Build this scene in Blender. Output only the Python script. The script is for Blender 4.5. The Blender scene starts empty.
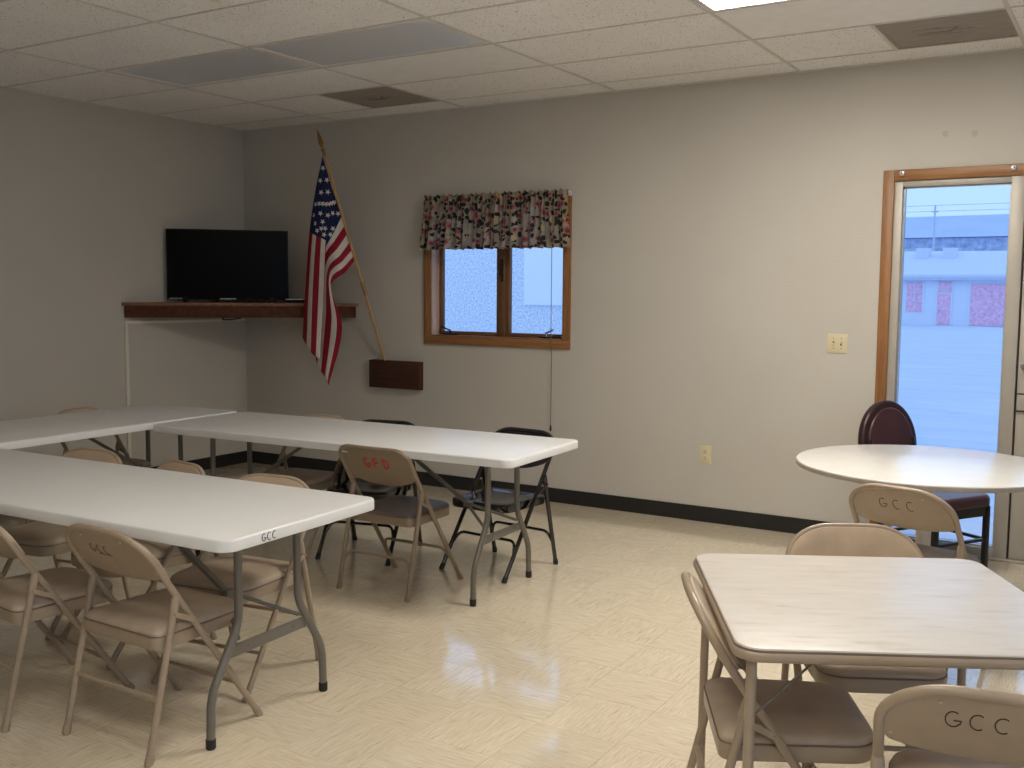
import bpy, bmesh, math, random
from mathutils import Vector, Matrix
random.seed(7)
PI = math.pi
S = bpy.context.scene
COL = S.collection
FT = 0.6096                      # ceiling module (2 ft)
H = 2.8186                       # ceiling height
GX, GY = 1.0433, 0.2956          # first ceiling grid lines from the corner

# ------------------------------------------------------------------ helpers
def link(o):
    COL.objects.link(o); return o

def mesh_from(name, bm, mats, parent=None, smooth=True, ang=35):
    bmesh.ops.recalc_face_normals(bm, faces=bm.faces)
    me = bpy.data.meshes.new(name)
    bm.to_mesh(me); bm.free()
    if not isinstance(mats, (list, tuple)): mats = [mats]
    for m in mats: me.materials.append(m)
    if smooth:
        for p in me.polygons: p.use_smooth = True
        me.set_sharp_from_angle(angle=math.radians(ang))
    o = link(bpy.data.objects.new(name, me))
    if parent is not None: o.parent = parent
    return o

def thing(name, label, cat, loc=(0, 0, 0), rz=0, group=None):
    o = link(bpy.data.objects.new(name, None))
    o.empty_display_size = .1
    o.location = loc; o.rotation_euler = (0, 0, rz)
    o['label'] = label; o['category'] = cat
    if group: o['group'] = group
    return o

def tag(o, label, cat, group=None, kind=None):
    o['label'] = label; o['category'] = cat
    if group: o['group'] = group
    if kind: o['kind'] = kind
    return o

def struct(o, label=None, cat=None):
    o['kind'] = 'structure'
    if label: o['label'] = label
    if cat: o['category'] = cat
    return o

def part(name, bm, mat, parent, label=None, **kw):
    o = mesh_from(name, bm, mat, parent, **kw)
    if label: o['label'] = label
    return o

def pieces(name, bm, mat, parent, label=None, **kw):
    """every connected piece of bm becomes a part of its own"""
    seen = set(); out = []
    bm.verts.ensure_lookup_table()
    for v0 in bm.verts:
        if v0 in seen: continue
        comp = [v0]; seen.add(v0); i = 0
        while i < len(comp):
            for e in comp[i].link_edges:
                o = e.other_vert(comp[i])
                if o not in seen: seen.add(o); comp.append(o)
            i += 1
        b2 = bmesh.new(); mp = {v: b2.verts.new(v.co) for v in comp}
        for f in {f for v in comp for f in v.link_faces}:
            nf = b2.faces.new([mp[v] for v in f.verts]); nf.material_index = f.material_index
        out.append(part(name, b2, mat, parent, label, **kw))
    bm.free(); return out

def dup(root, loc, rz, label, group=None):
    def cp(o, parent):
        c = o.copy(); link(c)
        if parent is not None:
            c.parent = parent
        for ch in o.children: cp(ch, c)
        return c
    r = cp(root, None)
    r.location = loc; r.rotation_euler = (0, 0, rz); r['label'] = label
    if group: r['group'] = group
    return r

def NB(): return bmesh.new()

def box(bm, a, b, mi=0, bev=0):
    """axis aligned box between two corners"""
    x0, y0, z0 = [min(p, q) for p, q in zip(a, b)]
    x1, y1, z1 = [max(p, q) for p, q in zip(a, b)]
    vs = [bm.verts.new(v) for v in ((x0,y0,z0),(x1,y0,z0),(x1,y1,z0),(x0,y1,z0),(x0,y0,z1),(x1,y0,z1),(x1,y1,z1),(x0,y1,z1))]
    fs = [bm.faces.new([vs[i] for i in f]) for f in ((0,3,2,1),(4,5,6,7),(0,1,5,4),(1,2,6,5),(2,3,7,6),(3,0,4,7))]
    for f in fs: f.material_index = mi
    if bev:
        es = list({e for f in fs for e in f.edges})
        bmesh.ops.bevel(bm, geom=es, offset=bev, segments=2, profile=.5, affect='EDGES')
    return fs

def obox(bm, p, q, w, h, up=(0, 0, 1), bev=0):
    """bar from p to q with section w (side) x h (up)"""
    p, q = Vector(p), Vector(q)
    d = (q - p).normalized(); s = d.cross(Vector(up)).normalized(); u = s.cross(d)
    vs = []
    for c in (p, q):
        for sx, sy in ((-1,-1),(1,-1),(1,1),(-1,1)):
            vs.append(bm.verts.new(c + s*sx*w/2 + u*sy*h/2))
    fs = [bm.faces.new([vs[i] for i in f]) for f in ((0,1,2,3),(7,6,5,4),(0,4,5,1),(1,5,6,2),(2,6,7,3),(3,7,4,0))]
    if bev:
        es = list({e for f in fs for e in f.edges})
        bmesh.ops.bevel(bm, geom=es, offset=bev, segments=2, profile=.5, affect='EDGES')

def rounded(pts, r, n=6):
    """round the inner corners of a polyline"""
    P = [Vector(p) for p in pts]; out = [P[0]]
    for i in range(1, len(P)-1):
        a, b, c = P[i-1], P[i], P[i+1]
        u, v = (a-b), (c-b)
        rr = min(r, u.length*.49, v.length*.49)
        s, e = b+u.normalized()*rr, b+v.normalized()*rr
        for k in range(n+1):
            t = k/n
            out.append(s*(1-t)**2 + b*2*t*(1-t) + e*t*t)
    out.append(P[-1]); return out

def tube(bm, pts, r, seg=10, caps=True, closed=False):
    P = [Vector(p) for p in pts]; n = len(P)
    rs = r if isinstance(r, (list, tuple)) else [r]*n
    rings = []; N = None
    for i in range(n):
        if closed: t = (P[(i+1) % n]-P[i-1]).normalized()
        elif i == 0: t = (P[1]-P[0]).normalized()
        elif i == n-1: t = (P[-1]-P[-2]).normalized()
        else: t = ((P[i+1]-P[i]).normalized()+(P[i]-P[i-1]).normalized()).normalized()
        if N is None:
            N = t.orthogonal().normalized()
        N = (N - t*N.dot(t)).normalized()
        B = t.cross(N)
        rings.append([bm.verts.new(P[i]+(N*math.cos(2*PI*k/seg)+B*math.sin(2*PI*k/seg))*rs[i]) for k in range(seg)])
    m = n if closed else n-1
    for i in range(m):
        A, B2 = rings[i], rings[(i+1) % n]
        for k in range(seg):
            bm.faces.new((A[k], A[(k+1) % seg], B2[(k+1) % seg], B2[k]))
    if caps and not closed:
        bm.faces.new(list(reversed(rings[0]))); bm.faces.new(rings[-1])

def cyl(bm, c, r, h, axis='z', seg=20, r2=None):
    c = Vector(c); d = {'x': Vector((1,0,0)), 'y': Vector((0,1,0)), 'z': Vector((0,0,1))}[axis]
    tube(bm, [c, c+d*h], [r, r if r2 is None else r2], seg)

def slab(bm, outline, z0, z1, bev=.006, bevb=.004, n=3):
    """closed outline (CCW list of xy) extruded with rounded rims"""
    o = [Vector((p[0], p[1], 0)) for p in outline]; N = len(o)
    nor = []
    for i in range(N):
        t = (o[(i+1) % N]-o[i-1]).normalized(); nor.append(Vector((t.y, -t.x, 0)))
    prof = []
    for k in range(n+1):
        a = PI/2*k/n; prof.append((bevb*(1-math.sin(a)), z0+bevb*(1-math.cos(a))))
    for k in range(n+1):
        a = PI/2*k/n; prof.append((bev*(1-math.cos(a)), z1-bev*(1-math.sin(a))))
    rings = [[bm.verts.new((o[i].x-nor[i].x*ins, o[i].y-nor[i].y*ins, z)) for i in range(N)] for ins, z in prof]
    for A, B in zip(rings, rings[1:]):
        for i in range(N): bm.faces.new((A[i], A[(i+1) % N], B[(i+1) % N], B[i]))
    bm.faces.new(list(reversed(rings[0]))); bm.faces.new(rings[-1])

def rrect(w, d, r, n=7, cx=0, cy=0):
    out = []
    for sx, sy, a0 in ((1,-1,-PI/2),(1,1,0),(-1,1,PI/2),(-1,-1,PI)):
        for k in range(n+1):
            a = a0+PI/2*k/n
            out.append((cx+sx*(w/2-r)+r*math.cos(a), cy+sy*(d/2-r)+r*math.sin(a)))
    return out

def xform(bm, M):
    bmesh.ops.transform(bm, matrix=M, verts=bm.verts)

# ------------------------------------------------------------------ materials
def mat(name, col=(.5,.5,.5), rough=.5, metal=0, spec=.5, coat=0):
    m = bpy.data.materials.new(name); m.use_nodes = True
    nt = m.node_tree; b = nt.nodes['Principled BSDF']
    b.inputs['Base Color'].default_value = (*col, 1)
    b.inputs['Roughness'].default_value = rough
    b.inputs['Metallic'].default_value = metal
    b.inputs['Specular IOR Level'].default_value = spec
    b.inputs['Coat Weight'].default_value = coat
    return m, nt, b

def nd(nt, t, **kw):
    n = nt.nodes.new(t)
    for k, v in kw.items():
        if k in n.inputs.keys() if hasattr(n.inputs, 'keys') else False: n.inputs[k].default_value = v
        else: setattr(n, k, v)
    return n

def coords(nt, scale=(1, 1, 1), rot=(0, 0, 0), out='Object'):
    tc = nt.nodes.new('ShaderNodeTexCoord'); mp = nt.nodes.new('ShaderNodeMapping')
    mp.inputs['Scale'].default_value = scale; mp.inputs['Rotation'].default_value = rot
    nt.links.new(tc.outputs[out], mp.inputs['Vector']); return mp.outputs['Vector']

def noise(nt, vec, scale, detail=3, rough=.5):
    n = nt.nodes.new('ShaderNodeTexNoise'); n.inputs['Scale'].default_value = scale
    n.inputs['Detail'].default_value = detail; n.inputs['Roughness'].default_value = rough
    nt.links.new(vec, n.inputs['Vector']); return n.outputs['Fac']

def ramp(nt, fac, stops):
    r = nt.nodes.new('ShaderNodeValToRGB'); cr = r.color_ramp
    while len(cr.elements) < len(stops): cr.elements.new(.5)
    for e, (p, c) in zip(cr.elements, stops):
        e.position = p; e.color = (*c, 1) if len(c) == 3 else c
    nt.links.new(fac, r.inputs['Fac']); return r.outputs['Color']

def mixc(nt, fac, a, b, mode='MIX'):
    m = nt.nodes.new('ShaderNodeMix'); m.data_type = 'RGBA'; m.blend_type = mode
    for sock, v in ((m.inputs[0], fac), (m.inputs[6], a), (m.inputs[7], b)):
        if isinstance(v, (int, float)): sock.default_value = v
        elif isinstance(v, tuple): sock.default_value = (*v, 1)
        else: nt.links.new(v, sock)
    return m.outputs[2]

def math_(nt, op, a, b=None, c=None):
    m = nt.nodes.new('ShaderNodeMath'); m.operation = op
    for i, v in enumerate((a, b, c)):
        if v is None: continue
        if isinstance(v, (int, float)): m.inputs[i].default_value = v
        else: nt.links.new(v, m.inputs[i])
    return m.outputs[0]

def bump(nt, b, h, strength=.2, dist=.01):
    n = nt.nodes.new('ShaderNodeBump'); n.inputs['Strength'].default_value = strength; n.inputs['Distance'].default_value = dist
    nt.links.new(h, n.inputs['Height']); nt.links.new(n.outputs['Normal'], b.inputs['Normal'])

def simple(name, col, rough=.5, metal=0, spec=.5, var=.06, nscale=12, coat=0, bmp=0, bscale=200):
    m, nt, b = mat(name, col, rough, metal, spec, coat)
    v = coords(nt)
    n = noise(nt, v, nscale)
    lo = tuple(c*(1-var) for c in col); hi = tuple(min(1, c*(1+var)) for c in col)
    nt.links.new(ramp(nt, n, [(.3, lo), (.7, hi)]), b.inputs['Base Color'])
    if bmp: bump(nt, b, noise(nt, v, bscale), bmp, .003)
    return m

def wall_material(name, col):
    m, nt, b = mat(name, col, .62, 0, .35)
    v = coords(nt)
    n = noise(nt, v, 1.3, 2)
    c = ramp(nt, n, [(.3, tuple(x*.97 for x in col)), (.7, tuple(x*1.03 for x in col))])
    # a few scuffs
    s = noise(nt, v, 5.5, 2)
    c = mixc(nt, ramp(nt, s, [(.76, (0,0,0)), (.8, (.25,.25,.25))]), c, tuple(x*.8 for x in col))
    for mx_, mz_ in ((5.528, 2.393), (5.683, 2.384)):         # two old adhesive marks above the door
        d = nt.nodes.new('ShaderNodeVectorMath'); d.operation = 'DISTANCE'; d.inputs[1].default_value = (mx_, 0, mz_)
        nt.links.new(v, d.inputs[0])
        e = math_(nt, 'ADD', d.outputs['Value'], math_(nt, 'MULTIPLY', noise(nt, v, 40, 2), .03))
        c = mixc(nt, math_(nt, 'MULTIPLY', math_(nt, 'LESS_THAN', e, .032), .35), c, tuple(x*.55 for x in col))
    nt.links.new(c, b.inputs['Base Color'])
    h = noise(nt, v, 95, 2, .55)
    bump(nt, b, h, .28, .006)
    return m

M = {}
M['wall'] = wall_material('painted_wall', (.505, .478, .432))
M['base'] = simple('black_vinyl_base', (.012, .012, .013), .42)

# floor: 12 inch tiles, streak direction turning from tile to tile
def floor_material():
    m, nt, b = mat('streaked_vinyl_tile', rough=.2, spec=.5)
    tc = nt.nodes.new('ShaderNodeTexCoord')
    mp = nt.nodes.new('ShaderNodeMapping'); mp.inputs['Location'].default_value = (-.241, .227, 0)
    nt.links.new(tc.outputs['Object'], mp.inputs['Vector'])
    sx = nt.nodes.new('ShaderNodeSeparateXYZ'); nt.links.new(mp.outputs['Vector'], sx.inputs[0])
    T = .3048
    u = math_(nt, 'DIVIDE', sx.outputs[0], T); w = math_(nt, 'DIVIDE', sx.outputs[1], T)
    iu = math_(nt, 'FLOOR', u); iw = math_(nt, 'FLOOR', w)
    par = math_(nt, 'FLOORED_MODULO', math_(nt, 'ADD', iu, iw), 2)
    cell = nt.nodes.new('ShaderNodeCombineXYZ'); nt.links.new(iu, cell.inputs[0]); nt.links.new(iw, cell.inputs[1])
    wn = nt.nodes.new('ShaderNodeTexWhiteNoise'); nt.links.new(cell.outputs[0], wn.inputs['Vector'])
    off = nt.nodes.new('ShaderNodeVectorMath'); off.operation = 'SCALE'; off.inputs['Scale'].default_value = 40
    nt.links.new(wn.outputs['Color'], off.inputs[0])
    def streak(sc):
        a = nt.nodes.new('ShaderNodeVectorMath'); a.operation = 'MULTIPLY'; a.inputs[1].default_value = sc
        nt.links.new(mp.outputs['Vector'], a.inputs[0])
        c = nt.nodes.new('ShaderNodeVectorMath'); nt.links.new(a.outputs[0], c.inputs[0]); nt.links.new(off.outputs[0], c.inputs[1])
        return noise(nt, c.outputs[0], 1, 4, .62), noise(nt, c.outputs[0], .45, 3, .55)
    a1, a2 = streak((13, 210, 1)); b1, b2 = streak((210, 13, 1))
    def mx(p, q):
        n = nt.nodes.new('ShaderNodeMix'); nt.links.new(par, n.inputs[0]); nt.links.new(p, n.inputs[2]); nt.links.new(q, n.inputs[3]); return n.outputs[0]
    f, g = mx(a1, b1), mx(a2, b2)
    c = ramp(nt, f, [(.25, (.36, .26, .15)), (.38, (.69, .585, .42)), (.55, (.79, .70, .54)), (.72, (.86, .79, .645))])
    c = mixc(nt, ramp(nt, g, [(.40, (0,0,0)), (.62, (.35,.35,.35))]), c, (.68, .585, .44))
    tint = nt.nodes.new('ShaderNodeSeparateXYZ'); nt.links.new(wn.outputs['Color'], tint.inputs[0])
    tv = math_(nt, 'MULTIPLY_ADD', tint.outputs[0], .05, .975)
    cc = nt.nodes.new('ShaderNodeCombineXYZ')
    for i in range(3): nt.links.new(tv, cc.inputs[i])
    c = mixc(nt, 1.0, c, cc.outputs[0], 'MULTIPLY')
    # joints
    def edge(x):
        fr = math_(nt, 'FRACT', x); d = math_(nt, 'ABSOLUTE', math_(nt, 'SUBTRACT', fr, .5)); return math_(nt, 'GREATER_THAN', d, .4962)
    j = math_(nt, 'MAXIMUM', edge(u), edge(w))
    jn = noise(nt, mp.outputs['Vector'], 1.1, 2)
    jf = math_(nt, 'MULTIPLY', j, ramp(nt, jn, [(.35, (.05,.05,.05)), (.65, (.55,.55,.55))]))
    c = mixc(nt, jf, c, (.24, .17, .10))
    nt.links.new(c, b.inputs['Base Color'])
    r = noise(nt, mp.outputs['Vector'], 3.0, 3)
    rr = nt.nodes.new('ShaderNodeMapRange'); nt.links.new(r, rr.inputs[0])
    rr.inputs[1].default_value = .3; rr.inputs[2].default_value = .7; rr.inputs[3].default_value = .13; rr.inputs[4].default_value = .24
    nt.links.new(rr.outputs[0], b.inputs['Roughness'])
    b.inputs['Coat Weight'].default_value = 1; b.inputs['Coat Roughness'].default_value = .08; b.inputs['Coat IOR'].default_value = 2.0
    hb = noise(nt, mp.outputs['Vector'], 16, 2)
    bump(nt, b, hb, .05, .004)
    return m
M['floor'] = floor_material()

def tile_material():
    m, nt, b = mat('fissured_ceiling_tile', rough=.9, spec=.15)
    v = coords(nt)
    n = noise(nt, v, 3, 2)
    base = ramp(nt, n, [(.3, (.80, .785, .78)), (.7, (.84, .83, .825))])
    v2 = coords(nt, (1, 1, 1))
    d = nt.nodes.new('ShaderNodeTexNoise'); d.inputs['Scale'].default_value = 30
    nt.links.new(v2, d.inputs['Vector'])
    vv = nt.nodes.new('ShaderNodeVectorMath'); vv.operation = 'MULTIPLY_ADD'; vv.inputs[1].default_value = (.03,.03,.03)
    nt.links.new(d.outputs['Color'], vv.inputs[0]); nt.links.new(v2, vv.inputs[2])
    vo = nt.nodes.new('ShaderNodeTexVoronoi'); vo.inputs['Scale'].default_value = 62; nt.links.new(vv.outputs[0], vo.inputs['Vector'])
    pres = nt.nodes.new('ShaderNodeSeparateColor'); nt.links.new(vo.outputs['Color'], pres.inputs[0])
    hole = math_(nt, 'MULTIPLY', math_(nt, 'LESS_THAN', vo.outputs['Distance'], .21), math_(nt, 'GREATER_THAN', pres.outputs[0], .45))
    fine = noise(nt, v2, 260, 2)
    pin = math_(nt, 'GREATER_THAN', fine, .63)
    f = math_(nt, 'MAXIMUM', math_(nt, 'MULTIPLY', hole, .85), math_(nt, 'MULTIPLY', pin, .35))
    nt.links.new(mixc(nt, f, base, (.16, .13, .11)), b.inputs['Base Color'])
    return m
M['tile'] = tile_material()
M['smooth_tile'] = simple('smooth_vinyl_faced_tile', (.80, .79, .78), .45, var=.03)
M['tbar'] = simple('ceiling_grid_paint', (.60, .57, .54), .5)
def vent_material():
    m, nt, b = mat('dusty_perforated_panel', rough=.7, spec=.25)
    v = coords(nt)
    vo = nt.nodes.new('ShaderNodeTexVoronoi'); vo.inputs['Scale'].default_value = 130; vo.inputs['Randomness'].default_value = 0
    nt.links.new(v, vo.inputs['Vector'])
    n = noise(nt, coords(nt, (9, 30, 1)), 1, 3)
    c = ramp(nt, n, [(.35, (.30, .262, .24)), (.6, (.345, .305, .285)), (.72, (.42, .38, .36))])
    c = mixc(nt, math_(nt, 'LESS_THAN', vo.outputs['Distance'], .35), c, (.26, .225, .205))
    nt.links.new(c, b.inputs['Base Color']); return m
M['vent'] = vent_material()
M['dust'] = simple('dark_dust', (.21, .175, .16), .9)

def emissive(name, col, strength):
    m = bpy.data.materials.new(name); m.use_nodes = True; nt = m.node_tree
    b = nt.nodes['Principled BSDF']
    b.inputs['Base Color'].default_value = (.8, .8, .78, 1); b.inputs['Roughness'].default_value = .35
    b.inputs['Emission Color'].default_value = (*col, 1); b.inputs['Emission Strength'].default_value = strength
    return m
M['lamp_on'] = emissive('lit_prismatic_lens', (1, .93, .82), 34.0)
M['lamp_far'] = emissive('lit_prismatic_lens_dimmer', (1, .93, .82), 14.5)
def lens_material():
    m, nt, b = mat('unlit_prismatic_lens', (.70, .72, .78), .42, metal=.3, spec=.9)
    v = coords(nt)
    vo = nt.nodes.new('ShaderNodeTexVoronoi'); vo.inputs['Scale'].default_value = 110; vo.inputs['Randomness'].default_value = .3
    nt.links.new(v, vo.inputs['Vector'])
    bump(nt, b, vo.outputs['Distance'], .08, .002)
    b.inputs['Coat Weight'].default_value = .6; b.inputs['Coat Roughness'].default_value = .45; b.inputs['Coat IOR'].default_value = 1.8
    return m
M['lens'] = lens_material()
M['white_metal'] = simple('white_enamel', (.72, .70, .66), .35, var=.02)

def wood(name, dark, light, rough=.4, axis=0, sc=1.0, spec=.35):
    m, nt, b = mat(name, rough=rough, spec=spec)
    s = [34*sc]*3; s[axis] = 2.2*sc
    v = coords(nt, tuple(s))
    n = noise(nt, v, 1.0, 5, .6)
    n2 = noise(nt, coords(nt, tuple(x*3 for x in s)), 1.0, 2)
    c = ramp(nt, n, [(.28, dark), (.5, tuple((p+q)/2 for p, q in zip(dark, light))), (.72, light)])
    c = mixc(nt, ramp(nt, n2, [(.3, (.35,.35,.35)), (.5, (0,0,0))]), c, tuple(x*.6 for x in dark))
    nt.links.new(c, b.inputs['Base Color']); return m
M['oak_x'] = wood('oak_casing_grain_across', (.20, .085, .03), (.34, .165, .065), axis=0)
M['oak_z'] = wood('oak_casing_grain_upright', (.20, .085, .03), (.34, .165, .065), axis=2)
M['sash_x'] = wood('sash_oak_across', (.13, .06, .028), (.22, .11, .05), axis=0)
M['sash_z'] = wood('sash_oak_upright', (.13, .06, .028), (.22, .11, .05), axis=2)
M['jamb'] = wood('lit_jamb_wood', (.46, .31, .24), (.62, .46, .38), axis=2)  # light falling on the jambs is painted in as paler wood
M['shelf'] = wood('shelf_walnut', (.17, .08, .045), (.28, .14, .08), .5, axis=0, spec=.15)
M['fascia'] = wood('fascia_walnut', (.06, .022, .012), (.115, .045, .024), .55, axis=0, spec=.1)
M['mahogany'] = wood('mahogany', (.035, .012, .008), (.075, .026, .016), .35, axis=0)
M['pole'] = wood('pole_ash', (.34, .19, .07), (.52, .32, .14), .4, axis=2)
M['brass'] = simple('aged_brass', (.30, .17, .06), .35, .9)

M['plastic'] = simple('white_table_plastic', (.72, .72, .715), .32, spec=.45, var=.015, nscale=5, bmp=.06, bscale=260)
M['tleg'] = simple('taupe_table_leg', (.155, .14, .115), .38, .15)
M['rubber'] = simple('black_rubber', (.01, .01, .01), .6)
M['beige'] = simple('beige_enamel', (.33, .255, .18), .33, 0, .5, var=.05, nscale=20)
M['beige_dark'] = simple('backlit_beige_enamel', (.245, .185, .125), .33, 0, .5, var=.05, nscale=20)  # beige enamel darkened: backlit shade painted into the chair's colour
def vinyl(name, col, rough=.5):
    m, nt, b = mat(name, col, rough, 0, .4)
    v = coords(nt)
    n = noise(nt, v, 11, 3)
    nt.links.new(ramp(nt, n, [(.3, tuple(c*.9 for c in col)), (.7, tuple(c*1.08 for c in col))]), b.inputs['Base Color'])
    bump(nt, b, noise(nt, v, 340, 2), .12, .002)
    return m
M['tan'] = vinyl('tan_seat_vinyl', (.40, .315, .235), .52)
M['tan_back'] = vinyl('tan_back_vinyl', (.47, .355, .245), .5)
M['greyseat'] = vinyl('grey_seat_vinyl', (.13, .105, .10), .4)
M['piping'] = simple('dark_piping', (.17, .12, .09), .5)
M['black_enamel'] = simple('black_gloss_enamel', (.012, .011, .012), .14, 0, .6)
M['black_metal'] = simple('black_satin_metal', (.011, .011, .012), .35)
M['burgundy'] = vinyl('burgundy_vinyl', (.055, .022, .027), .35)
M['burgundy_rim'] = vinyl('burgundy_rim_vinyl', (.032, .014, .017), .32)
M['rivet'] = simple('brass_rivet', (.55, .44, .28), .3, .8)
M['ink'] = simple('black_marker_ink', (.018, .014, .012), .6)
M['redink'] = simple('red_stencil_paint', (.42, .04, .03), .55)
def marble():
    m, nt, b = mat('card_table_vinyl', rough=.3, spec=.5)
    v = coords(nt, (5, 26, 1))
    n = noise(nt, v, 1.2, 5, .65); n2 = noise(nt, coords(nt), 5, 3)
    c = ramp(nt, n, [(.28, (.50, .455, .41)), (.42, (.61, .57, .525)), (.65, (.66, .625, .585))])
    c = mixc(nt, ramp(nt, n2, [(.62, (0,0,0)), (.72, (.3,.3,.3))]), c, (.52, .43, .34))
    nt.links.new(c, b.inputs['Base Color'])
    bump(nt, b, n, .12, .003)
    return m
M['marble'] = marble()
M['laminate'] = simple('pale_laminate', (.64, .63, .61), .26, spec=.7, var=.02, coat=.3)
M['laminate_edge'] = simple('table_edge_band', (.40, .36, .31), .4)
M['cream'] = simple('cream_plastic', (.62, .55, .36), .35, var=.02)
M['raceway'] = simple('cream_raceway', (.70, .65, .56), .45, var=.02)
M['slot'] = simple('dark_slot', (.05, .045, .035), .6)
M['tvbody'] = simple('black_tv_plastic', (.005, .005, .006), .35, spec=.2)
M['screen'] = simple('dark_tv_screen', (.002, .002, .0022), .25, spec=.06, var=.01)
M['silver'] = simple('silver_trim', (.5, .5, .5), .3, .8)
M['chrome'] = simple('chrome', (.75, .75, .75), .15, 1)
M['alu'] = simple('aged_white_aluminium', (.385, .355, .31), .4, .1, var=.05, nscale=8)
M['alu_dark'] = simple('dark_gap', (.05, .04, .035), .6)
M['door_paint'] = simple('door_paint', (.42, .385, .335), .42, var=.05)

def glass_material():
    m = bpy.data.materials.new('window_glass'); m.use_nodes = True; nt = m.node_tree
    nt.nodes.remove(nt.nodes['Principled BSDF'])
    out = nt.nodes['Material Output']
    t = nt.nodes.new('ShaderNodeBsdfTransparent'); t.inputs[0].default_value = (.97, .98, 1, 1)
    g = nt.nodes.new('ShaderNodeBsdfGlossy'); g.inputs['Roughness'].default_value = .03
    f = nt.nodes.new('ShaderNodeFresnel'); f.inputs[0].default_value = 1.3
    mx = nt.nodes.new('ShaderNodeMixShader')
    nt.links.new(f.outputs[0], mx.inputs[0]); nt.links.new(t.outputs[0], mx.inputs[1]); nt.links.new(g.outputs[0], mx.inputs[2])
    nt.links.new(mx.outputs[0], out.inputs[0]); return m
M['glass'] = glass_material()

def floral():
    m, nt, b = mat('floral_print_cotton', rough=.85, spec=.15)
    uv = nt.nodes.new('ShaderNodeTexCoord').outputs['UV']
    nz = nt.nodes.new('ShaderNodeTexNoise'); nz.inputs['Scale'].default_value = 16; nt.links.new(uv, nz.inputs['Vector'])
    dv = nt.nodes.new('ShaderNodeVectorMath'); dv.operation = 'MULTIPLY_ADD'; dv.inputs[1].default_value = (.05,.05,0)
    nt.links.new(nz.outputs['Color'], dv.inputs[0]); nt.links.new(uv, dv.inputs[2])
    def vor(scale):
        v = nt.nodes.new('ShaderNodeTexVoronoi'); v.inputs['Scale'].default_value = scale; v.voronoi_dimensions = '2D'
        nt.links.new(dv.outputs[0], v.inputs['Vector'])
        s = nt.nodes.new('ShaderNodeSeparateColor'); nt.links.new(v.outputs['Color'], s.inputs[0]); return v.outputs['Distance'], s
    c = mixc(nt, .0, (.56, .47, .38), (.56, .47, .38))
    ng = noise(nt, uv, 7, 2); c = ramp(nt, ng, [(.35, (.27, .215, .155)), (.65, (.43, .36, .29))])
    d1, s1 = vor(23)
    leaf = math_(nt, 'MULTIPLY', math_(nt, 'LESS_THAN', d1, .46), math_(nt, 'GREATER_THAN', s1.outputs[0], .40))
    c = mixc(nt, leaf, c, (.035, .034, .026))
    d2, s2 = vor(13)
    rose = math_(nt, 'MULTIPLY', math_(nt, 'LESS_THAN', d2, .40), math_(nt, 'GREATER_THAN', s2.outputs[1], .58))
    rc = ramp(nt, d2, [(.0, (.12, .02, .03)), (.2, (.30, .08, .09)), (.4, (.42, .24, .21))])
    c = mixc(nt, rose, c, rc)
    gold = math_(nt, 'MULTIPLY', math_(nt, 'LESS_THAN', d2, .36), math_(nt, 'LESS_THAN', s2.outputs[1], .13))
    c = mixc(nt, gold, c, (.48, .36, .17))
    nt.links.new(c, b.inputs['Base Color'])
    tr = nt.nodes.new('ShaderNodeBsdfTranslucent'); nt.links.new(c, tr.inputs['Color'])
    mx = nt.nodes.new('ShaderNodeMixShader'); mx.inputs[0].default_value = .3
    nt.links.new(b.outputs[0], mx.inputs[1]); nt.links.new(tr.outputs[0], mx.inputs[2])
    nt.links.new(mx.outputs[0], nt.nodes['Material Output'].inputs[0])
    return m
M['floral'] = floral()
def cloth(name, col):
    return simple(name, col, .8, spec=.2, var=.05, bmp=.1, bscale=500)
M['flag_red'] = cloth('flag_red', (.27, .012, .028)); M['flag_white'] = cloth('flag_white', (.60, .56, .52)); M['flag_blue'] = cloth('flag_blue', (.012, .018, .07))

def snow_material():
    m, nt, b = mat('trodden_snow', rough=.9, spec=.1)
    n = noise(nt, coords(nt, (.22, 1.5, 1)), 1.4, 5, .65)
    n2 = noise(nt, coords(nt, (1.2, 7, 1)), 1, 3)
    c = ramp(nt, n, [(.3, (.58, .64, .77)), (.55, (.66, .71, .83)), (.7, (.71, .75, .87))])
    c = mixc(nt, ramp(nt, n2, [(.27, (.6,.6,.6)), (.4, (0,0,0))]), c, (.45, .50, .64))
    nt.links.new(c, b.inputs['Base Color']); return m
M['snow'] = snow_material()
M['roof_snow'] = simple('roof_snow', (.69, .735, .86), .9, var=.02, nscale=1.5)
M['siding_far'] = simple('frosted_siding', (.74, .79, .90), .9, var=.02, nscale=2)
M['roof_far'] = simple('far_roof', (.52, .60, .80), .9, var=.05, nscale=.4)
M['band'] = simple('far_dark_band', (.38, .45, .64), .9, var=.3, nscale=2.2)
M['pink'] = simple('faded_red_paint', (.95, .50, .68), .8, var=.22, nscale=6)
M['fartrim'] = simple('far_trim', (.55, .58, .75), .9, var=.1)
def stucco_material():
    m, nt, b = mat('frosted_stucco', rough=.9, spec=.1)
    v = coords(nt)
    n = noise(nt, v, 34, 3, .7)
    nt.links.new(ramp(nt, n, [(.36, (.52, .60, .78)), (.5, (.78, .82, .92)), (.62, (.97, .97, .98))]), b.inputs['Base Color'])
    bump(nt, b, n, .2, .05); return m
M['stucco'] = stucco_material()
M['panel'] = simple('white_siding_panel', (.95, .96, .97), .8, var=.01)

# ------------------------------------------------------------------ room shell
RX, RY, TH = 9.4, -9.2, .16
WX0, WX1, WZ0, WZ1 = 1.957, 3.099, 1.147, 2.098      # window opening
DX0, DX1, DZ1 = 5.268, 6.93, 2.143                   # sidelight + door opening

bm = NB(); box(bm, (-TH, RY-TH, -.12), (RX+TH, TH, 0)); struct(mesh_from('floor', bm, M['floor'], smooth=False))

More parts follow.
